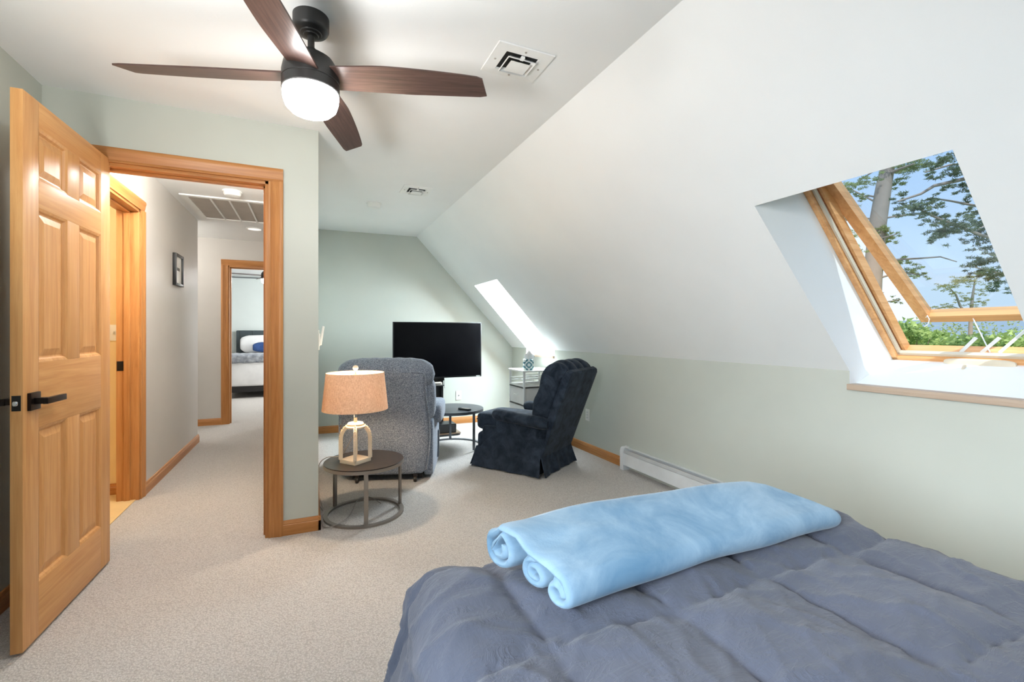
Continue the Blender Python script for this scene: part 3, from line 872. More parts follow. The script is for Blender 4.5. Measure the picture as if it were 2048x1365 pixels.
for i in range(n+1):          # head pillow lofted across x with gathered seams
    x = -.385+.77*i/n; q = abs(x)/.385
    s = (1-q**4.5)**.42 if q < 1 else .02
    g = 1+.012*math.cos(2*PI*i/n*8)
    r = []
    for k in range(22):
        a = 2*PI*k/22
        r.append((x, -.385+.125*s*math.cos(a)*g, .865+.135*s*math.sin(a)*g))
    rs.append(r)
m.rings(rs); m.build('head_pillow', M['tweed'], t, world=False, ang=70)
m = MB(); m.sup((0, -.335, .66), (.388, .125, .20), .42, 18, e2=.5); m.build('back_cushion', M['tweed'], t, world=False, ang=80)
m = MB(); m.sup((0, .03, .39), (.30, .31, .12), .4, 16); m.build('seat', M['tweed'], t, world=False, ang=80)
m = MB(); m.sup((0, .32, .26), (.29, .05, .20), .35, 14); m.build('footrest', M['tweed'], t, world=False, ang=80)
for s in (1, -1):
    m = MB(); m.sup((s*.352, .05, .505), (.078, .26, .092), .55, 18, e2=.4)
    m.build('arm', M['tweed'], t, world=False, ang=80)
    m = MB(); m.sup((s*.326, -.03, .255), (.042, .32, .235), .22, 16); m.build('side_panel', M['tweed'], t, world=False, ang=70)
m = MB(); m.box(-.26, .26, -.33, .28, .035, .06).box(-.28, -.24, -.34, .28, .02, .06).box(.24, .28, -.34, .28, .02, .06); m.build('base_frame', M['charcoal'], t, world=False)
for s in (1, -1):
    m = MB(); m.lathe([(.020, -.011), (.022, -.006), (.022, .006), (.020, .011)], seg=18, mat=Matrix.Translation((s*.228, -.400, .0225)) @ Matrix.Rotation(PI/2, 4, 'Y'))
    m.box(s*.228-.016, s*.228+.016, -.40, -.36, .035, .062, .004); m.build('castor', M['bright_rubber'], t, world=False)
m = MB(); m.rings([[(.376+dx, y+dy, z) for dx, dy in ((-.006, -.018), (.006, -.018), (.006, .018), (-.006, .018))] for y, z in ((.10, .31), (.105, .24), (.09, .17), (.05, .10), (.03, .085))])
m.build('recline_lever', M['greymetal'], t, world=False)

# ------------------------------------------------------------------ navy recliner
t = thing('recliner', 'dark navy chenille recliner with a skirted base, seen from its side', 'recliner', (1.79, 3.79, 0), .586)
NV = M['navy']
def xloft(m, prof, W, n=24, mod=None, edge=.10, pinch=.05):
    cy = sum(p[0] for p in prof)/len(prof); cz = sum(p[1] for p in prof)/len(prof)
    rs = []
    for i in range(n+1):
        u = -1+2*i/n; q = max(0, (abs(u)-(1-edge/W))/(edge/W)); s = 1-pinch*(1-math.sqrt(max(0, 1-q*q)))
        if abs(u) > .999: s -= pinch*.6
        r = []
        for j, (y, z) in enumerate(prof):
            y2, z2 = cy+(y-cy)*s, cz+(z-cz)*s
            if mod: y2, z2 = mod(u, j, y2, z2)
            r.append((u*W, y2, z2))
        rs.append(r)
    m.rings(rs); return m
def smooth_prof(P, n=4):
    out = []; N = len(P)
    for i in range(N):
        p0, p1, p2, p3 = [V((*P[(i+k) % N], 0)) for k in (-1, 0, 1, 2)]
        for k in range(n):
            u = k/n
            q = .5*((2*p1)+(-p0+p2)*u+(2*p0-5*p1+4*p2-p3)*u*u+(-p0+3*p1-3*p2+p3)*u**3); out.append((q.x, q.y))
    return out
shell = [(-.30, .16), (-.30, .44), (-.415, .47), (-.545, .80), (-.56, .86), (-.575, .885), (-.60, .90), (-.628, .885), (-.630, .86), (-.50, .52), (-.37, .175), (-.36, .155)]
m = MB(); xloft(m, shell, .285, 16, edge=.03, pinch=.03); ob = m.build('outer_back', NV, t, world=False, ang=32)
cush = smooth_prof([(-.25, .47), (-.245, .53), (-.258, .62), (-.30, .70), (-.318, .75), (-.330, .82), (-.352, .885), (-.40, .945), (-.47, .974), (-.54, .962), (-.592, .915), (-.595, .875), (-.555, .84), (-.47, .62), (-.405, .48), (-.33, .45)])
NC = len(cush)
def chan(u, j, y, z):
    if 14 <= j <= 46:
        k = .016*(abs(math.cos(u*PI*2.0))**.6-1)*(.4+.6*min(1, abs(j-14)/10))
        cy, cz = -.45, .72
        d = V((y-cy, z-cz)); L = d.length
        if L > 1e-4: y += d.x/L*k; z += d.y/L*k
    return y, z
m = MB(); xloft(m, cush, .272, 40, chan, edge=.14, pinch=.20); m.build('back_cushion', NV, t, world=False, ang=70)
for s in (1, -1):
    m = MB(); m.tube([(s*.283, y, z) for y, z in ((-.415, .475), (-.48, .64), (-.545, .805), (-.562, .862), (-.585, .892))], .005, 8); m.build('piping', NV, ob, world=False)
m = MB(); m.sup((0, .115, .385), (.212, .275, .085), .38, 18, e2=.3); m.build('seat', NV, t, world=False, ang=80)
m = MB(); m.tube([(-.20, .36, .405), (-.1, .388, .405), (0, .392, .405), (.1, .388, .405), (.2, .36, .405)], .006, 8)
m.build('piping', NV, t, world=False)
m = MB(); m.sup((0, -.03, .25), (.27, .31, .115), .18, 14); m.build('base_body', NV, t, world=False, ang=60)
m = MB(); m.sup((0, .285, .225), (.262, .035, .075), .3, 12); m.build('footrest', NV, t, world=False, ang=80)
for s in (1, -1):
    m = MB(); rs = []
    for i in range(21):
        u = i/20; y = -.43+.57*u; zc = .448+.042*u
        rr = 1.0 if u < .86 else math.sqrt(max(.0, 1-((u-.86)/.14)**2))*.92+.08
        if u < .1: rr = .75+.25*u/.1
        bl = 1-.10*math.exp(-((u-.52)/.035)**2)
        r = []
        for k in range(20):
            a = 2*PI*k/20
            r.append((s*(.268)+.064*rr*bl*math.cos(a), y, zc-.004+.052*rr*bl*math.sin(a)))
        rs.append(r)
    m.rings(rs); m.build('arm', NV, t, world=False, ang=70)
    m = MB(); rs = []
    for z, x0, x1, ya, yb_ in ((.155, .22, .292, -.36, .29), (.25, .22, .289, -.385, .20), (.32, .22, .285, -.40, .105), (.42, .225, .285, -.43, .098), (.46, .23, .28, -.44, .10)):
        rs.append([(s*x0, ya, z), (s*x1, ya, z), (s*x1, yb_-.02, z), (s*(x1-.012), yb_, z), (s*x0, yb_, z)])
    m.rings(rs); m.build('side_panel', NV, t, world=False, ang=40)
def skirt(a, b, out, name='skirt'):
    """flaring cloth panel between floor plan points a and b"""
    a, b, out = V((*a, 0)), V((*b, 0)), V((*out, 0)); n = 28; rs = []
    d = (b-a)
    for i in range(n+1):
        u = i/n; wob = .006*math.sin(u*19)+.004*math.sin(u*43+1)
        end = .018*(abs(2*u-1)**8)
        col = []
        for k in range(7):
            v = k/6; z = .168*(1-v)+.012
            p = a+d*u+out*(.034*v**1.2+wob*v+end*v)+d.normalized()*((2*u-1)*.022*v)
            col.append((p.x, p.y, z))
        rs.append(col+[(x-out.x*.008, y-out.y*.008, z) for x, y, z in reversed(col)])
    m = MB(); m.rings(rs); return m.build(name, NV, t, world=False, ang=60)
skirt((-.293, -.352), (-.293, .298), (-1, 0)); skirt((.293, -.352), (.293, .298), (1, 0))
skirt((-.285, -.362), (.285, -.362), (0, -1)); skirt((-.285, .308), (.285, .308), (0, 1))
m = MB(); m.box(-.25, .25, -.31, .26, 0, .16); m.build('base_frame', M['charcoal'], t, world=False)

# ------------------------------------------------------------------ television and stand
t = thing('television', 'large flat black television on a floor stand', 'television', (1.415, 5.30, .993))
m = MB(); m.box(-.538, .538, .0, .035, -.333, .333, .004); m.box(-.3, .3, .03, .07, -.25, .15, .01); m.build('casing', M['plastic_black'], t, world=False)
scr = plain('tv_screen', (.002, .002, .0025, 1), .22, spec=.12)
m = MB(); m.box(-.528, .528, -.0015, .001, -.315, .325); m.build('screen', scr, t, world=False, smooth=False)
def text(body, size, loc, rot, name, mat, parent, ext=.0005, align='CENTER'):
    cu = bpy.data.curves.new(name, 'FONT'); cu.body = body; cu.size = size; cu.extrude = ext; cu.align_x = align; cu.align_y = 'CENTER'
    tmp = bpy.data.objects.new(name, cu); COL.objects.link(tmp)
    dg = bpy.context.evaluated_depsgraph_get(); dg.update()
    me = bpy.data.meshes.new_from_object(tmp.evaluated_get(dg)); bpy.data.objects.remove(tmp)
    o = bpy.data.objects.new(name, me); COL.objects.link(o); me.materials.clear(); me.materials.append(mat)
    o.parent = parent; o.location = loc; o.rotation_euler = rot; PM[o.name] = PM[parent.name]
    return o
text('VIZIO', .019, (.49, -.003, -.324), (PI/2, 0, 0), 'badge', M['white'], t)
m = cord([(.07, .03, -.33), (.075, .028, -.38), (.07, .025, -.43), (.078, .025, -.46)], .002); 
bm_cable = m.bm; bmesh.ops.translate(bm_cable, vec=V((0, 0, 0)), verts=bm_cable.verts)
m.build('hanging_cable', M['plastic_black'], t, world=False)

t = thing('television_stand', 'black column stand with a flat base under the television', 'tv stand', (1.415, 5.36, 0))
m = MB(); m.prism([(-.50, -.22), (-.47, -.25), (.19, -.25), (.215, -.235), (.22, -.2), (.22, .2), (-.5, .2)], .018, .032, bev=.003); m.build('base_plate', plain('dark_base', srgb(104, 84, 66), .3), t, world=False)
m = MB()
for a, b in (((-.48, -.23, .01), (.2, -.23, .01)), ((.2, -.23, .01), (.2, .18, .01)), ((-.48, -.23, .01), (-.48, .18, .01)), ((-.48, .18, .01), (.2, .18, .01))): m.tube([a, b], .0105, 8)
m.build('base_tube', M['greymetal'], t, world=False)
for x in (-.34, .06):
    m = MB(); m.box(x-.016, x+.016, .02, .06, .03, 1.1, .003); m.build('post', M['black'], t, world=False)
m = MB(); m.box(-.33, .05, .05, .056, .1, .9); m.build('back_panel', M['charcoal'], t, world=False)
for z in (.33, .57):
    m = MB(); m.box(-.33, .05, -.12, .05, z, z+.012, .002); m.build('shelf', M['charcoal'], t, world=False)
m = MB(); m.box(-.3, .08, .0, .06, .62, .74, .003); m.build('mount_bracket', M['black'], t, world=False)
t = thing('media_box', 'small grey box on the shelf of the television stand', 'media box', (1.37, 5.29, .5825))
m = MB(); m.box(-.07, .07, -.05, .05, 0, .03, .003); m.build('case', M['grille'], t, world=False)
m = MB(); m.box(-.05, .05, -.0515, -.049, .01, .02); m.build('front_strip', M['slot'], t, world=False)
t = thing('subwoofer', 'low black speaker box on the base of the television stand', 'speaker', (1.33, 5.24, .0325))
m = MB(); m.box(-.25, .25, -.11, .11, .0, .105, .012); m.build('case', M['plastic_black'], t, world=False)
m = MB(); m.box(-.23, .23, -.112, -.108, .012, .093, .002); m.build('speaker_cloth', M['charcoal'], t, world=False)

# ------------------------------------------------------------------ drawer cart in the corner, tissues
CX0, CX1, CY0, CY1 = 2.135, 2.53, 4.47, 4.86
t = thing('drawer_cart', 'white metal cart with grey fabric drawers in the corner by the small skylight', 'storage cart', ((CX0+CX1)/2, (CY0+CY1)/2, 0))
wm = M['offwhite']
for x in (CX0+.011, CX1-.011):
    for y in (CY0+.011, CY1-.011):
        m = MB(); m.box(x-.010, x+.010, y-.010, y+.010, 0, .768, .002); m.build('post', wm, t)
m = MB(); m.box(CX0-.012, CX1+.006, CY0-.012, CY1+.006, .768, .785, .003); m.build('top_shelf', M['white'], t)
m = MB(); m.box(CX0, CX1, CY0, CY1, .605, .620, .002); m.build('middle_shelf', M['white'], t)
m = MB()
for z in (.685, .655):
    m.tube([(CX0+.01, CY0+.011, z), (CX0+.01, CY1-.011, z)], .004, 8) if z > .67 else None
    m.tube([(CX0+.01, CY0+.011, z), (CX1-.01, CY0+.011, z)], .004, 8) if z < .67 else None
    m.tube([(CX1-.01, CY0+.011, z), (CX1-.01, CY1-.011, z)], .004, 8)
    m.tube([(CX0+.01, CY1-.011, z), (CX1-.01, CY1-.011, z)], .004, 8)
m.build('guard_rail', wm, t)
for i, z in enumerate((.41, .215, .02)):
    m = MB(); m.box(CX0+.004, CX1-.02, CY0+.024, CY1-.024, z, z+.178, .006); d = m.build('drawer', M['drawer'], t)
    m = MB(); m.tube([(CX0+.004, 4.62, z+.10), (CX0-.012, 4.625, z+.10), (CX0-.012, 4.705, z+.10), (CX0+.004, 4.71, z+.10)], .005, 8); m.build('handle', M['white'], d)
    m = MB(); m.box(CX0, CX1, CY0+.004, CY0+.016, z-.015, z-.003).box(CX0, CX0+.012, CY0+.01, CY1-.01, z+.180, z+.190).box(CX0+.01, CX1, CY0+.018, CY0+.024, z+.180, z+.190); m.build('drawer_rim', M['slot'], d)
t = thing('basket', 'small white wire basket on the middle shelf of the cart', 'basket', (2.40, 4.66, .6205))
m = MB()
for z in (.0, .03, .06, .085):
    m.tube([(-.09, -.13, z+.003), (.09, -.13, z+.003), (.09, .13, z+.003), (-.09, .13, z+.003)], .003, 6, closed=True)
for k in range(9):
    y = -.13+.26*k/8; m.tube([(-.09, y, .088), (-.09, y, .003), (.09, y, .003), (.09, y, .088)], .002, 5)
m.build('wire_frame', M['white'], t, world=False)

def tissue_tile():
    n = NT('turquoise_tile_print'); v = n.coords((1, 1, 1))
    sx = n.node('ShaderNodeSeparateXYZ'); n.l.new(v, sx.inputs[0])
    mx = n.node('ShaderNodeMath', operation='MAXIMUM')
    # one flower per face: polar pattern around the face centre
    def ab(s):
        a = n.node('ShaderNodeMath', operation='ABSOLUTE'); n.l.new(s, a.inputs[0]); return a.outputs[0]
    cxn = n.node('ShaderNodeMath', operation='ADD'); n.l.new(ab(sx.outputs['X']), cxn.inputs[0]); n.l.new(ab(sx.outputs['Z']), cxn.inputs[1])
    w = n.node('ShaderNodeMath', operation='SINE'); ml = n.node('ShaderNodeMath', operation='MULTIPLY'); ml.inputs[1].default_value = 150
    n.l.new(cxn.outputs[0], ml.inputs[0]); n.l.new(ml.outputs[0], w.inputs[0])
    vo = n.noise(n.coords((1, 1, 1)), 90, 1)
    at = n.node('ShaderNodeMath', operation='ARCTAN2'); n.l.new(sx.outputs['X'], at.inputs[0]); n.l.new(sx.outputs['Z'], at.inputs[1])
    m8 = n.node('ShaderNodeMath', operation='MULTIPLY'); m8.inputs[1].default_value = 8; n.l.new(at.outputs[0], m8.inputs[0])
    cs = n.node('ShaderNodeMath', operation='COSINE'); n.l.new(m8.outputs[0], cs.inputs[0])
    ad = n.node('ShaderNodeMath', operation='MULTIPLY_ADD'); ad.inputs[1].default_value = .55
    n.l.new(cs.outputs[0], ad.inputs[0]); n.l.new(w.outputs[0], ad.inputs[2])
    mp = n.node('ShaderNodeMapRange'); mp.inputs['From Min'].default_value = -1.5; mp.inputs['From Max'].default_value = 1.5
    n.l.new(ad.outputs[0], mp.inputs['Value'])
    n.col(n.ramp(mp.outputs['Result'], [(.15, srgb(64, 110, 126)), (.42, srgb(120, 176, 182)), (.55, srgb(206, 222, 218)), (.8, srgb(242, 244, 242))]))
    n.set(rough=.6, spec=.2); return n.m
t = thing('tissue_box', 'cube tissue box with a turquoise tile pattern on top of the cart', 'tissue box', (2.235, 4.56, .7855), -.30)
m = MB(); m.box(-.052, .052, -.052, .052, -.0, .118, .002)
bx_ = m.build('box', tissue_tile(), t, world=False)
for v_ in bx_.data.vertices: v_.co.z -= .059
bx_.location = (0, 0, .059)
m = MB(); rs = []
for i in range(9):
    u = i/8; r = .026*(1-.35*u)+.012*math.sin(u*5); rr = []
    for k in range(24):
        a = 2*PI*k/24; q = r*(1+.45*math.cos(3*a+u*2)+.2*math.cos(7*a))*(.5 if u > .95 else 1)
        rr.append((q*math.cos(a)*1.2+.014*u, q*math.sin(a)*.6, .117+.10*u+.012*u*math.cos(2*a)))
    rs.append(rr)
m.rings(rs); m.build('tissue', M['bedwhite'], t, world=False, ang=80)

# ------------------------------------------------------------------ bed with the slate comforter
BXA, BXB, BYA, BYB, BZT = .188, 1.575, -1.0, 1.165, .635
t = thing('bed', 'bed under a slate blue quilted comforter in the foreground', 'bed', ((BXA+BXB)/2, 0, 0))
m = MB(); m.box(BXA+.05, BXB-.05, BYA+.02, BYB-.05, .10, BZT-.07, .04); m.build('mattress', M['bedwhite'], t)
m = MB(); R = .105; step = .0085; D = .62
nx = int((BXB-BXA+2*(D-R))/step); ny = int((BYB-BYA+(D-R))/step)
ix0, ix1, iy1 = BXA+R, BXB-R, BYB-R
grid = {}
def fbm(p, o=4): return noise.fractal(p, 1.0, 2.0, o)
for i in range(nx+1):
    for j in range(ny+1):
        px = BXA-(D-R)+i*(BXB-BXA+2*(D-R))/nx; py = BYA+j*(BYB-BYA+D-R)/ny
        qx = min(max(px, ix0), ix1); qy = min(py, iy1)
        dx, dy = px-qx, py-qy; d = math.hypot(dx, dy)
        n = V((dx/d, dy/d, 0)) if d > 1e-6 else V((0, 0, 0))
        # quilting and wrinkles along the cloth
        wx = px+.03*noise.noise(V((px*3, py*4, 5))); wy = py+.03*noise.noise(V((px*4, py*3, 9)))
        fx = abs(math.sin(PI*(wx-.10)/.30)); fy = abs(math.sin(PI*(wy-.06)/.34))
        puff = .046*(fx**.40)*(fy**.40)*(.8+.35*noise.noise(V((px*4, py*4, 1))))
        seam = max(0, 1-min(fx, fy)/.45)                     # gathers run away from the stitched lines
        w = noise.noise(V((px*6, py*4.2, 0)))*.012
        q1 = V((px*9+3*noise.noise(V((px*2, py*2, 2))), py*26, 3.1)) if fx < fy else V((px*26, py*9+3*noise.noise(V((px*2, py*2, 2))), 4.1))
        gat = (1-abs(noise.noise(q1))*2)*.0045*seam
        rd = max(0, 1-abs(noise.noise(V((px*4.5+py*5.5, py*2.5-px*3.0, 3.1)))+.15*noise.noise(V((px*14, py*14, 2))))*5)
        rd2 = max(0, 1-abs(noise.noise(V((px*11-py*5, py*9, 8.3))))*5)
        off = puff+w+gat+.007*rd**1.5+.004*rd2-.034
        d = min(d, D)
        if d < R*PI/2:
            a = d/R; pos = V((qx, qy, 0))+n*(R*math.sin(a)); z = BZT-R*(1-math.cos(a)); nr = n*math.sin(a)+V((0, 0, math.cos(a)))
        else:
            e = d-R*PI/2; fl = .24
            drape = .018*math.sin(math.atan2(dy, dx)*9+px*6+py*5)*min(1, e/.25)
            pos = V((qx, qy, 0))+n*(R+e*fl+drape); z = BZT-R-e*.985; nr = n
        p = pos+V((0, 0, z))+nr*off
        p.z = max(p.z, .012)
        # a slight sag of the cloth towards the corners
        grid[i, j] = m.bm.verts.new(p)
for i in range(nx):
    for j in range(ny):
        try: m.bm.faces.new((grid[i, j], grid[i+1, j], grid[i+1, j+1], grid[i, j+1]))
        except ValueError: pass
m.build('comforter', M['duvet'], t, ang=180)

# ------------------------------------------------------------------ rolled throw
t = thing('throw_blanket', 'light blue plush throw rolled and laid across the foot of the bed', 'throw blanket', (.90, .92, BZT+.004))
def ribbon(path, th, xl, xr, n=44, seed=0, hgt=lambda u, y, z: (y, z)):
    P = [V((y, z, 0)) for y, z in path]; N = len(P)
    A, B = [], []
    for i in range(N):
        tg = (P[min(i+1, N-1)]-P[max(i-1, 0)]).normalized(); nr = V((-tg.y, tg.x, 0))
        w = th/2
        if i in (0, N-1): w *= .35
        A.append(P[i]+nr*w); B.append(P[i]-nr*w)
    loop = A+B[::-1]; rs = []
    for k in range(n+1):
        u = k/n; r = []
        ed = min(k, n-k)
        sc = [.25, .75, .95][ed] if ed < 3 else 1.0
        for qi, q in enumerate(loop):
            ii = qi if qi < N else 2*N-1-qi
            q = P[ii]+(q-P[ii])*sc
            u = 0 if k == 0 else (1 if k == n else (.006*min(k, 2)+.988*max(0, k-2)/(n-4) if k < n-2 else 1-.006*min(n-k, 2)))
            x = xl(q.x)*(1-u)+xr(q.x)*u
            y, z = hgt(u, q.x, q.y)
            nz = noise.noise(V((x*5, y*9+seed, z*9)))*.006
            if z > .05 and seed == 0: nz += .009*math.exp(-u*4)*(1-abs(noise.noise(V((x*3+y*9, y*13-x*4, 1))))*3)
            # rounded cut ends
            r.append((x, y+nz*.4, max(.002, z+nz)))
        rs.append(r)
    m = MB(); m.rings(rs); return m
def spiral(c, r0, r1, a0, a1, n=40, sq=1.0):
    return [(c[0]+(r0+(r1-r0)*i/n)*math.cos(math.radians(a0+(a1-a0)*i/n)), c[1]+(r0+(r1-r0)*i/n)*math.sin(math.radians(a0+(a1-a0)*i/n))*sq) for i in range(n+1)]
far = spiral((.985, .060), .014, .054, -560, 90, 56, .98)
near = spiral((.808, .034), .031, .011, 95, 560, 44)
mid = [(.963-.15*i/8, .1135-(.1135-.069)*(i/8)**1.3) for i in range(1, 8)]
xl = lambda y: .395+.30*max(0, 1.02-y)
xr = lambda y: 1.20+.75*max(0, 1.02-y)
def hg(u, y, z):
    s = 1+.05*math.sin(u*3.1)
    return y+.045*u*min(1, max(0, (.99-y)/.18))-.02*u+.012*math.sin(u*PI), z*s*.9
m = ribbon(far+mid+near, .019, xl, xr, hgt=hg); m.build('outer_fold', M['plush'], t, ang=75)
for o in list(t.children): o.location.z = 0
m = ribbon(spiral((.893, .038), .010, .034, -500, 100, 44), .019, lambda y: .41+.30*max(0, 1.02-y), lambda y: xr(y)+.02, seed=5, hgt=hg)
m.build('inner_roll', M['plush'], t, ang=75)
m = ribbon([(.955, .045), (.90, .080), (.86, .052), (.88, .03), (.94, .02)], .03, lambda y: xl(y)+.04, lambda y: xr(y)-.04, seed=9, hgt=hg)
m.build('folded_core', M['plush'], t, ang=75)
for ch in t.children:
    for v_ in ch.data.vertices: v_.co.z += BZT+.004
for ch in t.children: ch.location = (0, 0, 0)

# ------------------------------------------------------------------ the far bedroom
bx0, bx1, by0, by1 = -1.43, .12, 9.60, 11.38
t = thing('bed', 'bed with charcoal headboard and white bedding in the far bedroom', 'bed', ((bx0+bx1)/2, (by0+by1)/2, 0))
m = MB(); m.box(bx0, bx1, by1, by1+.08, .2, 1.25, .02); hb = m.build('headboard', M['headboard'], t)
for k in range(6):
    x = bx0+.06+k*.24
    m = MB(); m.tube([(x, by1-.001, 1.24), (x+.06, by1-.001, .75)], .004, 6); m.build('seam', M['charcoal'], hb)
m = MB(); m.box(bx0+.02, bx1-.02, by0, by1, .11, .22, .01); m.build('frame', M['charcoal'], t)
for x in (bx0+.10, bx1-.10):
    for y in (by0+.1, by1-.1):
        m = MB(); m.box(x-.02, x+.02, y-.02, y+.02, 0, .12); m.build('leg', M['charcoal'], t)
m = MB(); m.sup(((bx0+bx1)/2, (by0+by1)/2-.01, .48), ((bx1-bx0)/2+.01, (by1-by0)/2+.01, .275), .12, 22)
for v_ in m.bm.verts:
    v_.co += V((0, -1, .3))*noise.noise(V((v_.co.x*5, v_.co.y*5, v_.co.z*4)))*.03
m.build('comforter', M['bedwhite'], t, ang=80)
def pillow(name, label, c, h, mat, rx, cat='pillow'):
    t = thing(name, label, cat, c)
    m = MB(); m.sup((0, 0, 0), h, .55, 16, mat=Matrix.Rotation(rx, 4, 'X'), e2=.3)
    for v_ in m.bm.verts: v_.co += V((noise.noise(v_.co*9), 0, noise.noise(v_.co*7)))*.02
    m.build('cover', mat, t, world=False, ang=80); return t
pillow('pillow', 'white pillow leaning on the charcoal headboard', (-.95, 11.20, .955), (.38, .10, .19), M['bedwhite'], -.25)
pillow('pillow', 'navy blue lumbar pillow in front of the white pillow', (-.72, 10.97, .89), (.36, .07, .105), M['navy_pillow'], -.2)
t = thing('throw_blanket', 'grey textured throw across the foot of the white bed', 'throw blanket', (-.65, 9.8, .76))
m = MB(); rs = []
for i in range(60):
    u = i/59; x = bx0-.03+(bx1-bx0+.06)*u; r = []
    for k in range(15):
        v = k/14; a = v*PI/2
        if v < .45: q = V((x, by0-.035, .66+.10*(v/.45)))
        elif v < .6: b = (v-.45)/.15*PI/2; q = V((x, by0-.035+.06*(1-math.cos(b)), .76+.045*math.sin(b)))
        else: q = V((x, by0+.025+.5*(v-.6)/.4, .805))
        q += V((0, -.7, .7))*(.014*abs(math.sin(u*40))*abs(math.cos(v*14+math.floor(u*40/PI)*1.5)))
        r.append(q)
    rs.append(r+[q+V((0, .02, -.02)) for q in reversed(r)])
m.rings(rs); m.build('knit_cloth', M['grey_throw'], t, ang=80)
ceiling_fan('ceiling_fan', 'dark ceiling fan with lit globe glimpsed in the far bedroom', -.655, 9.0, H, .3, rod=.05, R=.6)
t = thing('picture_frame', 'dark framed picture on the far bedroom wall', 'picture', (-.50, 11.5, 1.80))
m = MB(); m.box(-.36, .36, -.03, 0, -.26, .26, .004); m.build('frame', M['plastic_black'], t, world=False)
m = MB(); m.box(-.32, .32, -.032, -.028, -.22, .22); m.build('print', M['clad'], t, world=False)

# ------------------------------------------------------------------ outdoors
CT, ST = math.cos(.42), math.sin(.42)
def at(u, v, dep):          # a point of the place seen at photo pixel (u, v), dep metres ahead
    a = (u-1024)/910; b = (666-v)/910
    return V((dep*(a*CT+ST), dep*(CT-a*ST), 1.2+dep*b))
GZ = -3.6
m = MB(); m.quad((4, -300, GZ), (600, -300, GZ-6), (600, 600, GZ-6), (4, 300, GZ)); struct(m.build('ground', M['grass'], smooth=False), 'grass below the house', 'ground')
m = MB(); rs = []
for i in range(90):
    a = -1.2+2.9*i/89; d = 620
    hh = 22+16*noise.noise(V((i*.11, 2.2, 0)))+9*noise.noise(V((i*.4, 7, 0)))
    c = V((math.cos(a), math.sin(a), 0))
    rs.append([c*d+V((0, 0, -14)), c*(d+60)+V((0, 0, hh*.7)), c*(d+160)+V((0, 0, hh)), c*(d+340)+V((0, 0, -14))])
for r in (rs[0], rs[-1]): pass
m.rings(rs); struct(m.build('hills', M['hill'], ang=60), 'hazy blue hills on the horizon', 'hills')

def tuft(m, c, rad, n, ln, wd, flat=.6):
    for _ in range(n):
        while True:
            q = V((random.uniform(-1, 1), random.uniform(-1, 1), random.uniform(-1, 1)))
            if q.length <= 1: break
        p = c+V((q.x*rad, q.y*rad, q.z*rad*flat))
        d = V((random.gauss(0, 1), random.gauss(0, 1), random.gauss(.25, .6))).normalized()*ln*random.uniform(.6, 1.2)
        s = d.cross(V((random.gauss(0, 1), random.gauss(0, 1), random.gauss(0, 1)))).normalized()*wd
        m.tri(p-s, p+s, p+d)
def cluster(m, u, v, r, n, dep):
    """a spray of needle tufts about r pixels wide"""
    R = r/910*dep
    c0 = at(u, v, dep)
    k = max(5, int(n*2.6))
    for _ in range(k):
        c = c0+V((random.gauss(0, .5), random.gauss(0, .5), random.gauss(0, .28)))*R
        tuft(m, c, R*.24, 34, R*.05+.055, .0045+.0004*dep, .42)
def limb(m, pts, dep, r0, r1, mirror=None):
    P = [at(u, v, dep+dd) for u, v, dd in pts]
    n = len(P)
    m.tube(P, [r0+(r1-r0)*i/(n-1) for i in range(n)], 8)
# left pine with the visible trunk
D1 = 12.5
t = thing('pine_tree', 'tall pine with a bare grey trunk outside the open skylight', 'tree', tuple(at(1740, 720, D1)[:2])+(GZ,))
m = MB(); b0 = at(1735, 760, D1)
m.tube([V((b0.x-.1, b0.y, GZ-.2)), b0, at(1740, 660, D1), at(1745, 560, D1), at(1755, 450, D1), at(1768, 370, D1), at(1778, 320, D1), at(1786, 240, D1), at(1792, 130, D1), at(1796, 0, D1)], [.34, .24, .23, .215, .20, .18, .15, .12, .08, .03], 14)
m.build('trunk', M['bark'], t)
m = MB()
for pts, r in [([(1765, 397, 0), (1740, 392, .3), (1716, 394, .5)], .035), ([(1772, 350, 0), (1800, 338, -.4), (1828, 328, -.8)], .05), ([(1762, 410, 0), (1720, 388, .5), (1690, 372, .9)], .03),
               ([(1752, 440, 0), (1735, 437, .2), (1725, 438, .3)], .03), ([(1757, 438, 0), (1785, 434, -.2), (1812, 430, -.5)], .035), ([(1750, 480, 0), (1775, 474, -.3), (1795, 468, -.5)], .03),
               ([(1745, 540, 0), (1787, 520, -.4), (1840, 517, -.9), (1881, 514, -1.2), (1914, 524, -1.4)], .032), ([(1742, 590, 0), (1760, 583, 0), (1768, 586, 0)], .02), ([(1738, 620, 0), (1760, 606, 0), (1800, 600, .3)], .03),
               ([(1745, 545, 0), (1710, 520, .5), (1680, 480, 1)], .04), ([(1776, 330, 0), (1750, 340, .4), (1715, 365, .8)], .04), ([(1784, 260, 0), (1840, 230, -.6), (1880, 220, -1)], .04), ([(1745, 560, 0), (1800, 545, -.4), (1840, 550, -.7)], .03)]:
    m = MB(); limb(m, pts, D1, r, r*.35); m.build('branch', M['bark'], t)
m = MB()
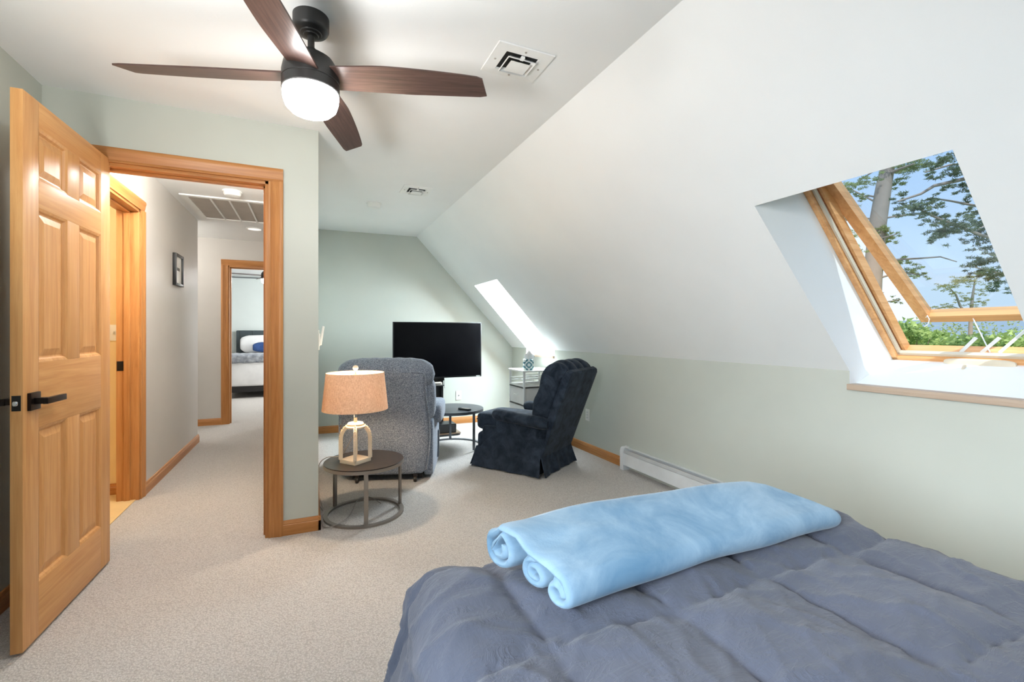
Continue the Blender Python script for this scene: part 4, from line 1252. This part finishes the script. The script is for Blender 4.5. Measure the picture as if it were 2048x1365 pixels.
for u, v, r, n in [(1712, 372, 24, 7), (1738, 362, 22, 7), (1700, 392, 18, 5), (1725, 398, 14, 3), (1800, 340, 30, 12), (1825, 332, 26, 10), (1788, 366, 22, 7), (1850, 318, 26, 7), (1805, 431, 16, 4), (1762, 462, 20, 8), (1778, 474, 18, 6), (1755, 486, 14, 5),
                   (1800, 528, 20, 7), (1822, 542, 22, 8), (1842, 552, 14, 4), (1808, 518, 12, 3), (1775, 484, 14, 3), (1690, 470, 30, 10), (1676, 430, 24, 8), (1705, 500, 26, 9), (1725, 530, 22, 7), (1745, 520, 18, 5), (1795, 602, 12, 3), (1660, 400, 20, 6),
                   (1790, 280, 30, 9), (1760, 300, 26, 7), (1830, 270, 30, 8), (1795, 210, 40, 10), (1800, 120, 40, 10)]:
    cluster(m, u, v, r, n, D1+random.uniform(-.6, .6))
m.build('needle_foliage', M['needle'], t)
# right pine, its trunk outside the opening
D2 = 10
t = thing('pine_tree', 'darker pine whose long limbs reach in from the right of the skylight view', 'tree', tuple(at(2090, 700, D2)[:2])+(GZ,))
m = MB(); b0 = at(2085, 760, D2)
m.tube([V((b0.x, b0.y, GZ-.2)), b0, at(2080, 600, D2), at(2072, 420, D2), at(2066, 250, D2), at(2062, 80, D2)], [.3, .22, .2, .16, .12, .05], 12)
m.build('trunk', M['bark'], t)
m = MB()
for pts, r in [([(2070, 330, 0), (1985, 345, 0), (1925, 359, 0), (1868, 372, 0), (1842, 388, 0), (1796, 403, 0)], .055), ([(2074, 460, 0), (1990, 420, .2), (1947, 411, .2), (1900, 402, .2), (1860, 396, .2)], .04),
               ([(2074, 500, 0), (1960, 470, 0), (1910, 450, 0), (1864, 432, 0), (1831, 414, 0)], .04), ([(2066, 280, 0), (1960, 325, 0), (1900, 330, 0), (1850, 345, .2)], .04), ([(2080, 590, 0), (2010, 550, 0), (1950, 535, 0)], .04), ([(2075, 400, 0), (1990, 440, -.2), (1955, 460, -.2)], .03)]:
    m = MB(); limb(m, pts, D2, r, r*.35); m.build('branch', M['bark'], t)
m = MB()
for u, v, r, n in [(1815, 412, 22, 7), (1838, 420, 24, 9), (1858, 408, 20, 7), (1800, 396, 16, 4), (1872, 436, 24, 9), (1892, 452, 26, 11), (1880, 470, 22, 8), (1912, 458, 26, 11), (1935, 448, 22, 8), (1868, 478, 16, 4), (1955, 448, 22, 9), (1965, 470, 26, 11), (1960, 425, 18, 6), (1985, 490, 28, 9), (1915, 430, 16, 4),
                   (1880, 325, 24, 8), (1900, 345, 22, 7), (1905, 312, 24, 7), (1868, 350, 16, 4), (1925, 372, 20, 5), (1890, 378, 16, 4), (1930, 340, 26, 8), (1955, 525, 22, 8), (1978, 520, 26, 10), (1965, 550, 22, 8), (1992, 548, 26, 10), (2000, 570, 24, 8), (1940, 395, 18, 4), (2020, 500, 30, 9), (2030, 450, 30, 9), (2000, 400, 30, 8), (1970, 380, 24, 5)]:
    cluster(m, u, v, r, n, D2+random.uniform(-.5, .5))
m.build('needle_foliage', M['needle2'], t)
# small open-crowned pine near the horizon
D3 = 27
t = thing('pine_tree', 'small pine with olive tufts on thin stems just above the hill line', 'tree', tuple(at(1945, 700, D3)[:2])+(GZ,))
m = MB(); b = at(1940, 690, D3)
m.tube([V((b.x, b.y, GZ-.2)), b, at(1942, 625, D3), at(1945, 595, D3), at(1950, 560, D3)], [.16, .12, .09, .07, .03], 10)
m.tube([at(1941, 640, D3), at(1920, 612, D3), at(1912, 590, D3), at(1898, 575, D3)], [.08, .06, .05, .02], 8)
m.tube([at(1942, 625, D3), at(1900, 612, D3), at(1870, 618, D3)], [.05, .03, .02], 8)
m.build('trunk', M['bark'], t)
m = MB()
for u, v, r, n in [(1893, 572, 20, 8), (1915, 562, 20, 8), (1905, 584, 16, 5), (1938, 562, 22, 9), (1955, 556, 20, 7), (1960, 582, 18, 6), (1930, 596, 16, 5), (1945, 606, 16, 5), (1875, 616, 14, 4), (1895, 612, 14, 4), (1960, 604, 14, 4)]:
    cluster(m, u, v, r, n, D3)
m.build('needle_foliage', M['needle3'], t)
# shrubs and young trees below the horizon
labels = ['leafy green tree top at the lower left of the skylight view', 'pale green shrub in the middle of the skylight view, left of the scissor arm', 'bright green bush seen between the two scissor arms', 'leafy green tree at the right end of the skylight view', 'distant dark green tree line behind the shrubs']
for i, (u, v, w, h_, dep, mt) in enumerate([(1800, 672, 64, 26, 16, 'leafy'), (1880, 688, 58, 22, 24, 'leafy'), (1965, 698, 60, 22, 12, 'leafy'), (2060, 692, 62, 30, 16.5, 'leafy'), (1930, 672, 240, 14, 52, 'needle')]):
    c = at(u, v, dep); R = w/910*dep
    t = thing('bush', labels[i], 'bush', (c.x, c.y, GZ))
    m = MB(); m.tube([(c.x, c.y, GZ-.1), (c.x, c.y, c.z)], [.12, .05], 8)
    for k in range(6):
        a = k*1.05; m.tube([(c.x, c.y, (c.z+GZ)/2), (c.x+R*.7*math.cos(a), c.y+R*.7*math.sin(a), c.z-.1)], [.05, .015], 6)
    m.build('stem', M['bark'], t)
    m = MB(); hz = h_/910*dep
    for _ in range(150 if i < 4 else 190):
        a = random.uniform(0, 2*PI); rr = R*math.sqrt(random.random())
        zz = c.z+hz*random.uniform(-1, 1)*math.sqrt(max(.05, 1-(rr/R)**2))
        lowz = random.random() < .55
        p = V((c.x+rr*math.cos(a), c.y+rr*math.sin(a), random.uniform(GZ+.3, c.z) if lowz else zz))
        tuft(m, p, R*.16+.12, 16, .16+.004*dep, .05+.001*dep, .7)
    m.build('foliage', M[mt], t)

# ------------------------------------------------------------------ sky, sun, lamps
w = bpy.data.worlds.new('sky'); SC.world = w; w.use_nodes = True
nt = w.node_tree; bg = nt.nodes['Background']
tc = nt.nodes.new('ShaderNodeTexCoord'); sp = nt.nodes.new('ShaderNodeSeparateXYZ'); rp = nt.nodes.new('ShaderNodeValToRGB')
nt.links.new(tc.outputs['Generated'], sp.inputs[0]); nt.links.new(sp.outputs['Z'], rp.inputs['Fac']); nt.links.new(rp.outputs['Color'], bg.inputs['Color'])
e = rp.color_ramp.elements
e[0].position = 0; e[0].color = srgb(222, 230, 238); e.new(.08); e[1].position = .08; e[1].color = srgb(226, 236, 246); e.new(.35); e[2].position = .35; e[2].color = srgb(186, 214, 248); e[3].position = .55; e[3].color = (1.0, 1.25, 1.6, 1); e.new(1.0); e[4].color = (1.4, 1.6, 1.9, 1)
bg.inputs['Strength'].default_value = .92
def lamp(name, typ, loc, power, color=(1, 1, 1), size=.1, rot=None, **kw):
    l = bpy.data.lights.new(name, typ); l.energy = power; l.color = color
    if typ == 'POINT': l.shadow_soft_size = size
    if typ == 'AREA':
        l.shape = kw.get('shape', 'RECTANGLE'); l.size = size
        if 'sy' in kw: l.size_y = kw['sy']
    o = bpy.data.objects.new(name, l); COL.objects.link(o); o.location = loc
    if rot is not None: o.rotation_euler = rot
    return o
sun = lamp('sun', 'SUN', (0, 0, 20), 3.4, (1, .95, .87)); sun.data.angle = math.radians(.6)
sun.rotation_euler = V((.40, .46, -.79)).to_track_quat('-Z', 'Y').to_euler()
# fill light placed outside the added gable window
lamp('gable_fill', 'AREA', ((WX0+WX1)/2, YB-.14, (WZ0+WZ1)/2), 2, (1, .97, .94), 1.6, V((-.25, 1, -.7)).to_track_quat('-Z', 'Y').to_euler(), sy=1.1)
q = V(P3(XT, 0))+SN*.40+SD*.62
lamp('skylight_daylight', 'AREA', (q.x, (SKY[1][0]+SKY[1][1])/2, q.z), 240, (1, .95, .90), 1.15, (-SN).to_track_quat('-Z', 'Y').to_euler(), sy=.62)
lamp('side_fill', 'AREA', (XL-.14, (VY0+VY1)/2, (VZ0+VZ1)/2), 28, (1, .98, .96), 1.2, V((3.75, 1.1, -1.25)).to_track_quat('-Z', 'Y').to_euler(), sy=1.2).data.spread = math.radians(75)  # fill light aimed through the added left window at knee wall and bed
t = thing('added_floor_lamp', 'added unseen floor lamp under the fill uplight by the left wall', 'lamp', (-.86, .62, 0))  # unseen lamp body added as a stand for the fill uplight
m = MB(); m.lathe([(.13, 0), (.13, .012), (.03, .025), (.012, .04)], seg=32); m.build('base', M['black'], t, world=False)
m = MB(); m.lathe([(.012, .03), (.012, 1.2)], seg=16); m.build('pole', M['black'], t, world=False)
m = MB(); m.lathe([(.02, 1.19), (.09, 1.20), (.14, 1.235)], seg=32, cap=False); m.build('bowl', M['black'], t, world=False)
# fill uplight that brightens the ceiling, set over the added floor lamp
lamp('fill_uplight', 'AREA', (-.86, .62, 1.33), 12.5, (1, 1, 1), .42, V((.70, .95, 1.0)).to_track_quat('-Z', 'Y').to_euler(), sy=.42).data.spread = math.radians(110)
# unseen hall ceiling lamp, then added fill lights for hall end, bathroom, far bedroom
lamp('hall_ceiling_lamp', 'POINT', (-.60, 3.42, 2.22), 38, (1, .99, .97), .10)
lamp('hall_far_fill', 'POINT', (-1.9, 6.45, 2.2), 15, (1, .98, .95), .10)
lamp('bathroom_fill', 'POINT', (-2.0, 3.6, 2.1), 12, (1, .90, .76), .10)
lamp('bedroom_fill', 'AREA', (1.15, 9.3, 1.5), 60, (.95, .98, 1), 1.5, (0, PI/2, 0), sy=1.2)  # added area light from the right side, no window is built there

# ------------------------------------------------------------------ camera and view
cd = bpy.data.cameras.new('camera'); cam = bpy.data.objects.new('camera', cd); COL.objects.link(cam)
cam.location = (0, 0, 1.2); cam.rotation_euler = (PI/2, 0, -.42)
cd.sensor_width = 36; cd.lens = 910/2048*36; cd.shift_y = -16.5/2048; cd.clip_start = .02; cd.clip_end = 3000
SC.camera = cam
SC.view_settings.view_transform = 'Standard'; SC.view_settings.look = 'None'
SC.view_settings.gamma = 1; SC.view_settings.use_curve_mapping = False
SC.view_settings.exposure = 0.50
SC.cycles.max_bounces = 9; SC.cycles.diffuse_bounces = 4; SC.cycles.glossy_bounces = 3
SC.cycles.adaptive_threshold = .025; SC.cycles.transparent_max_bounces = 12
SC.cycles.caustics_reflective = False; SC.cycles.caustics_refractive = False
SC.cycles.sample_clamp_indirect = 8
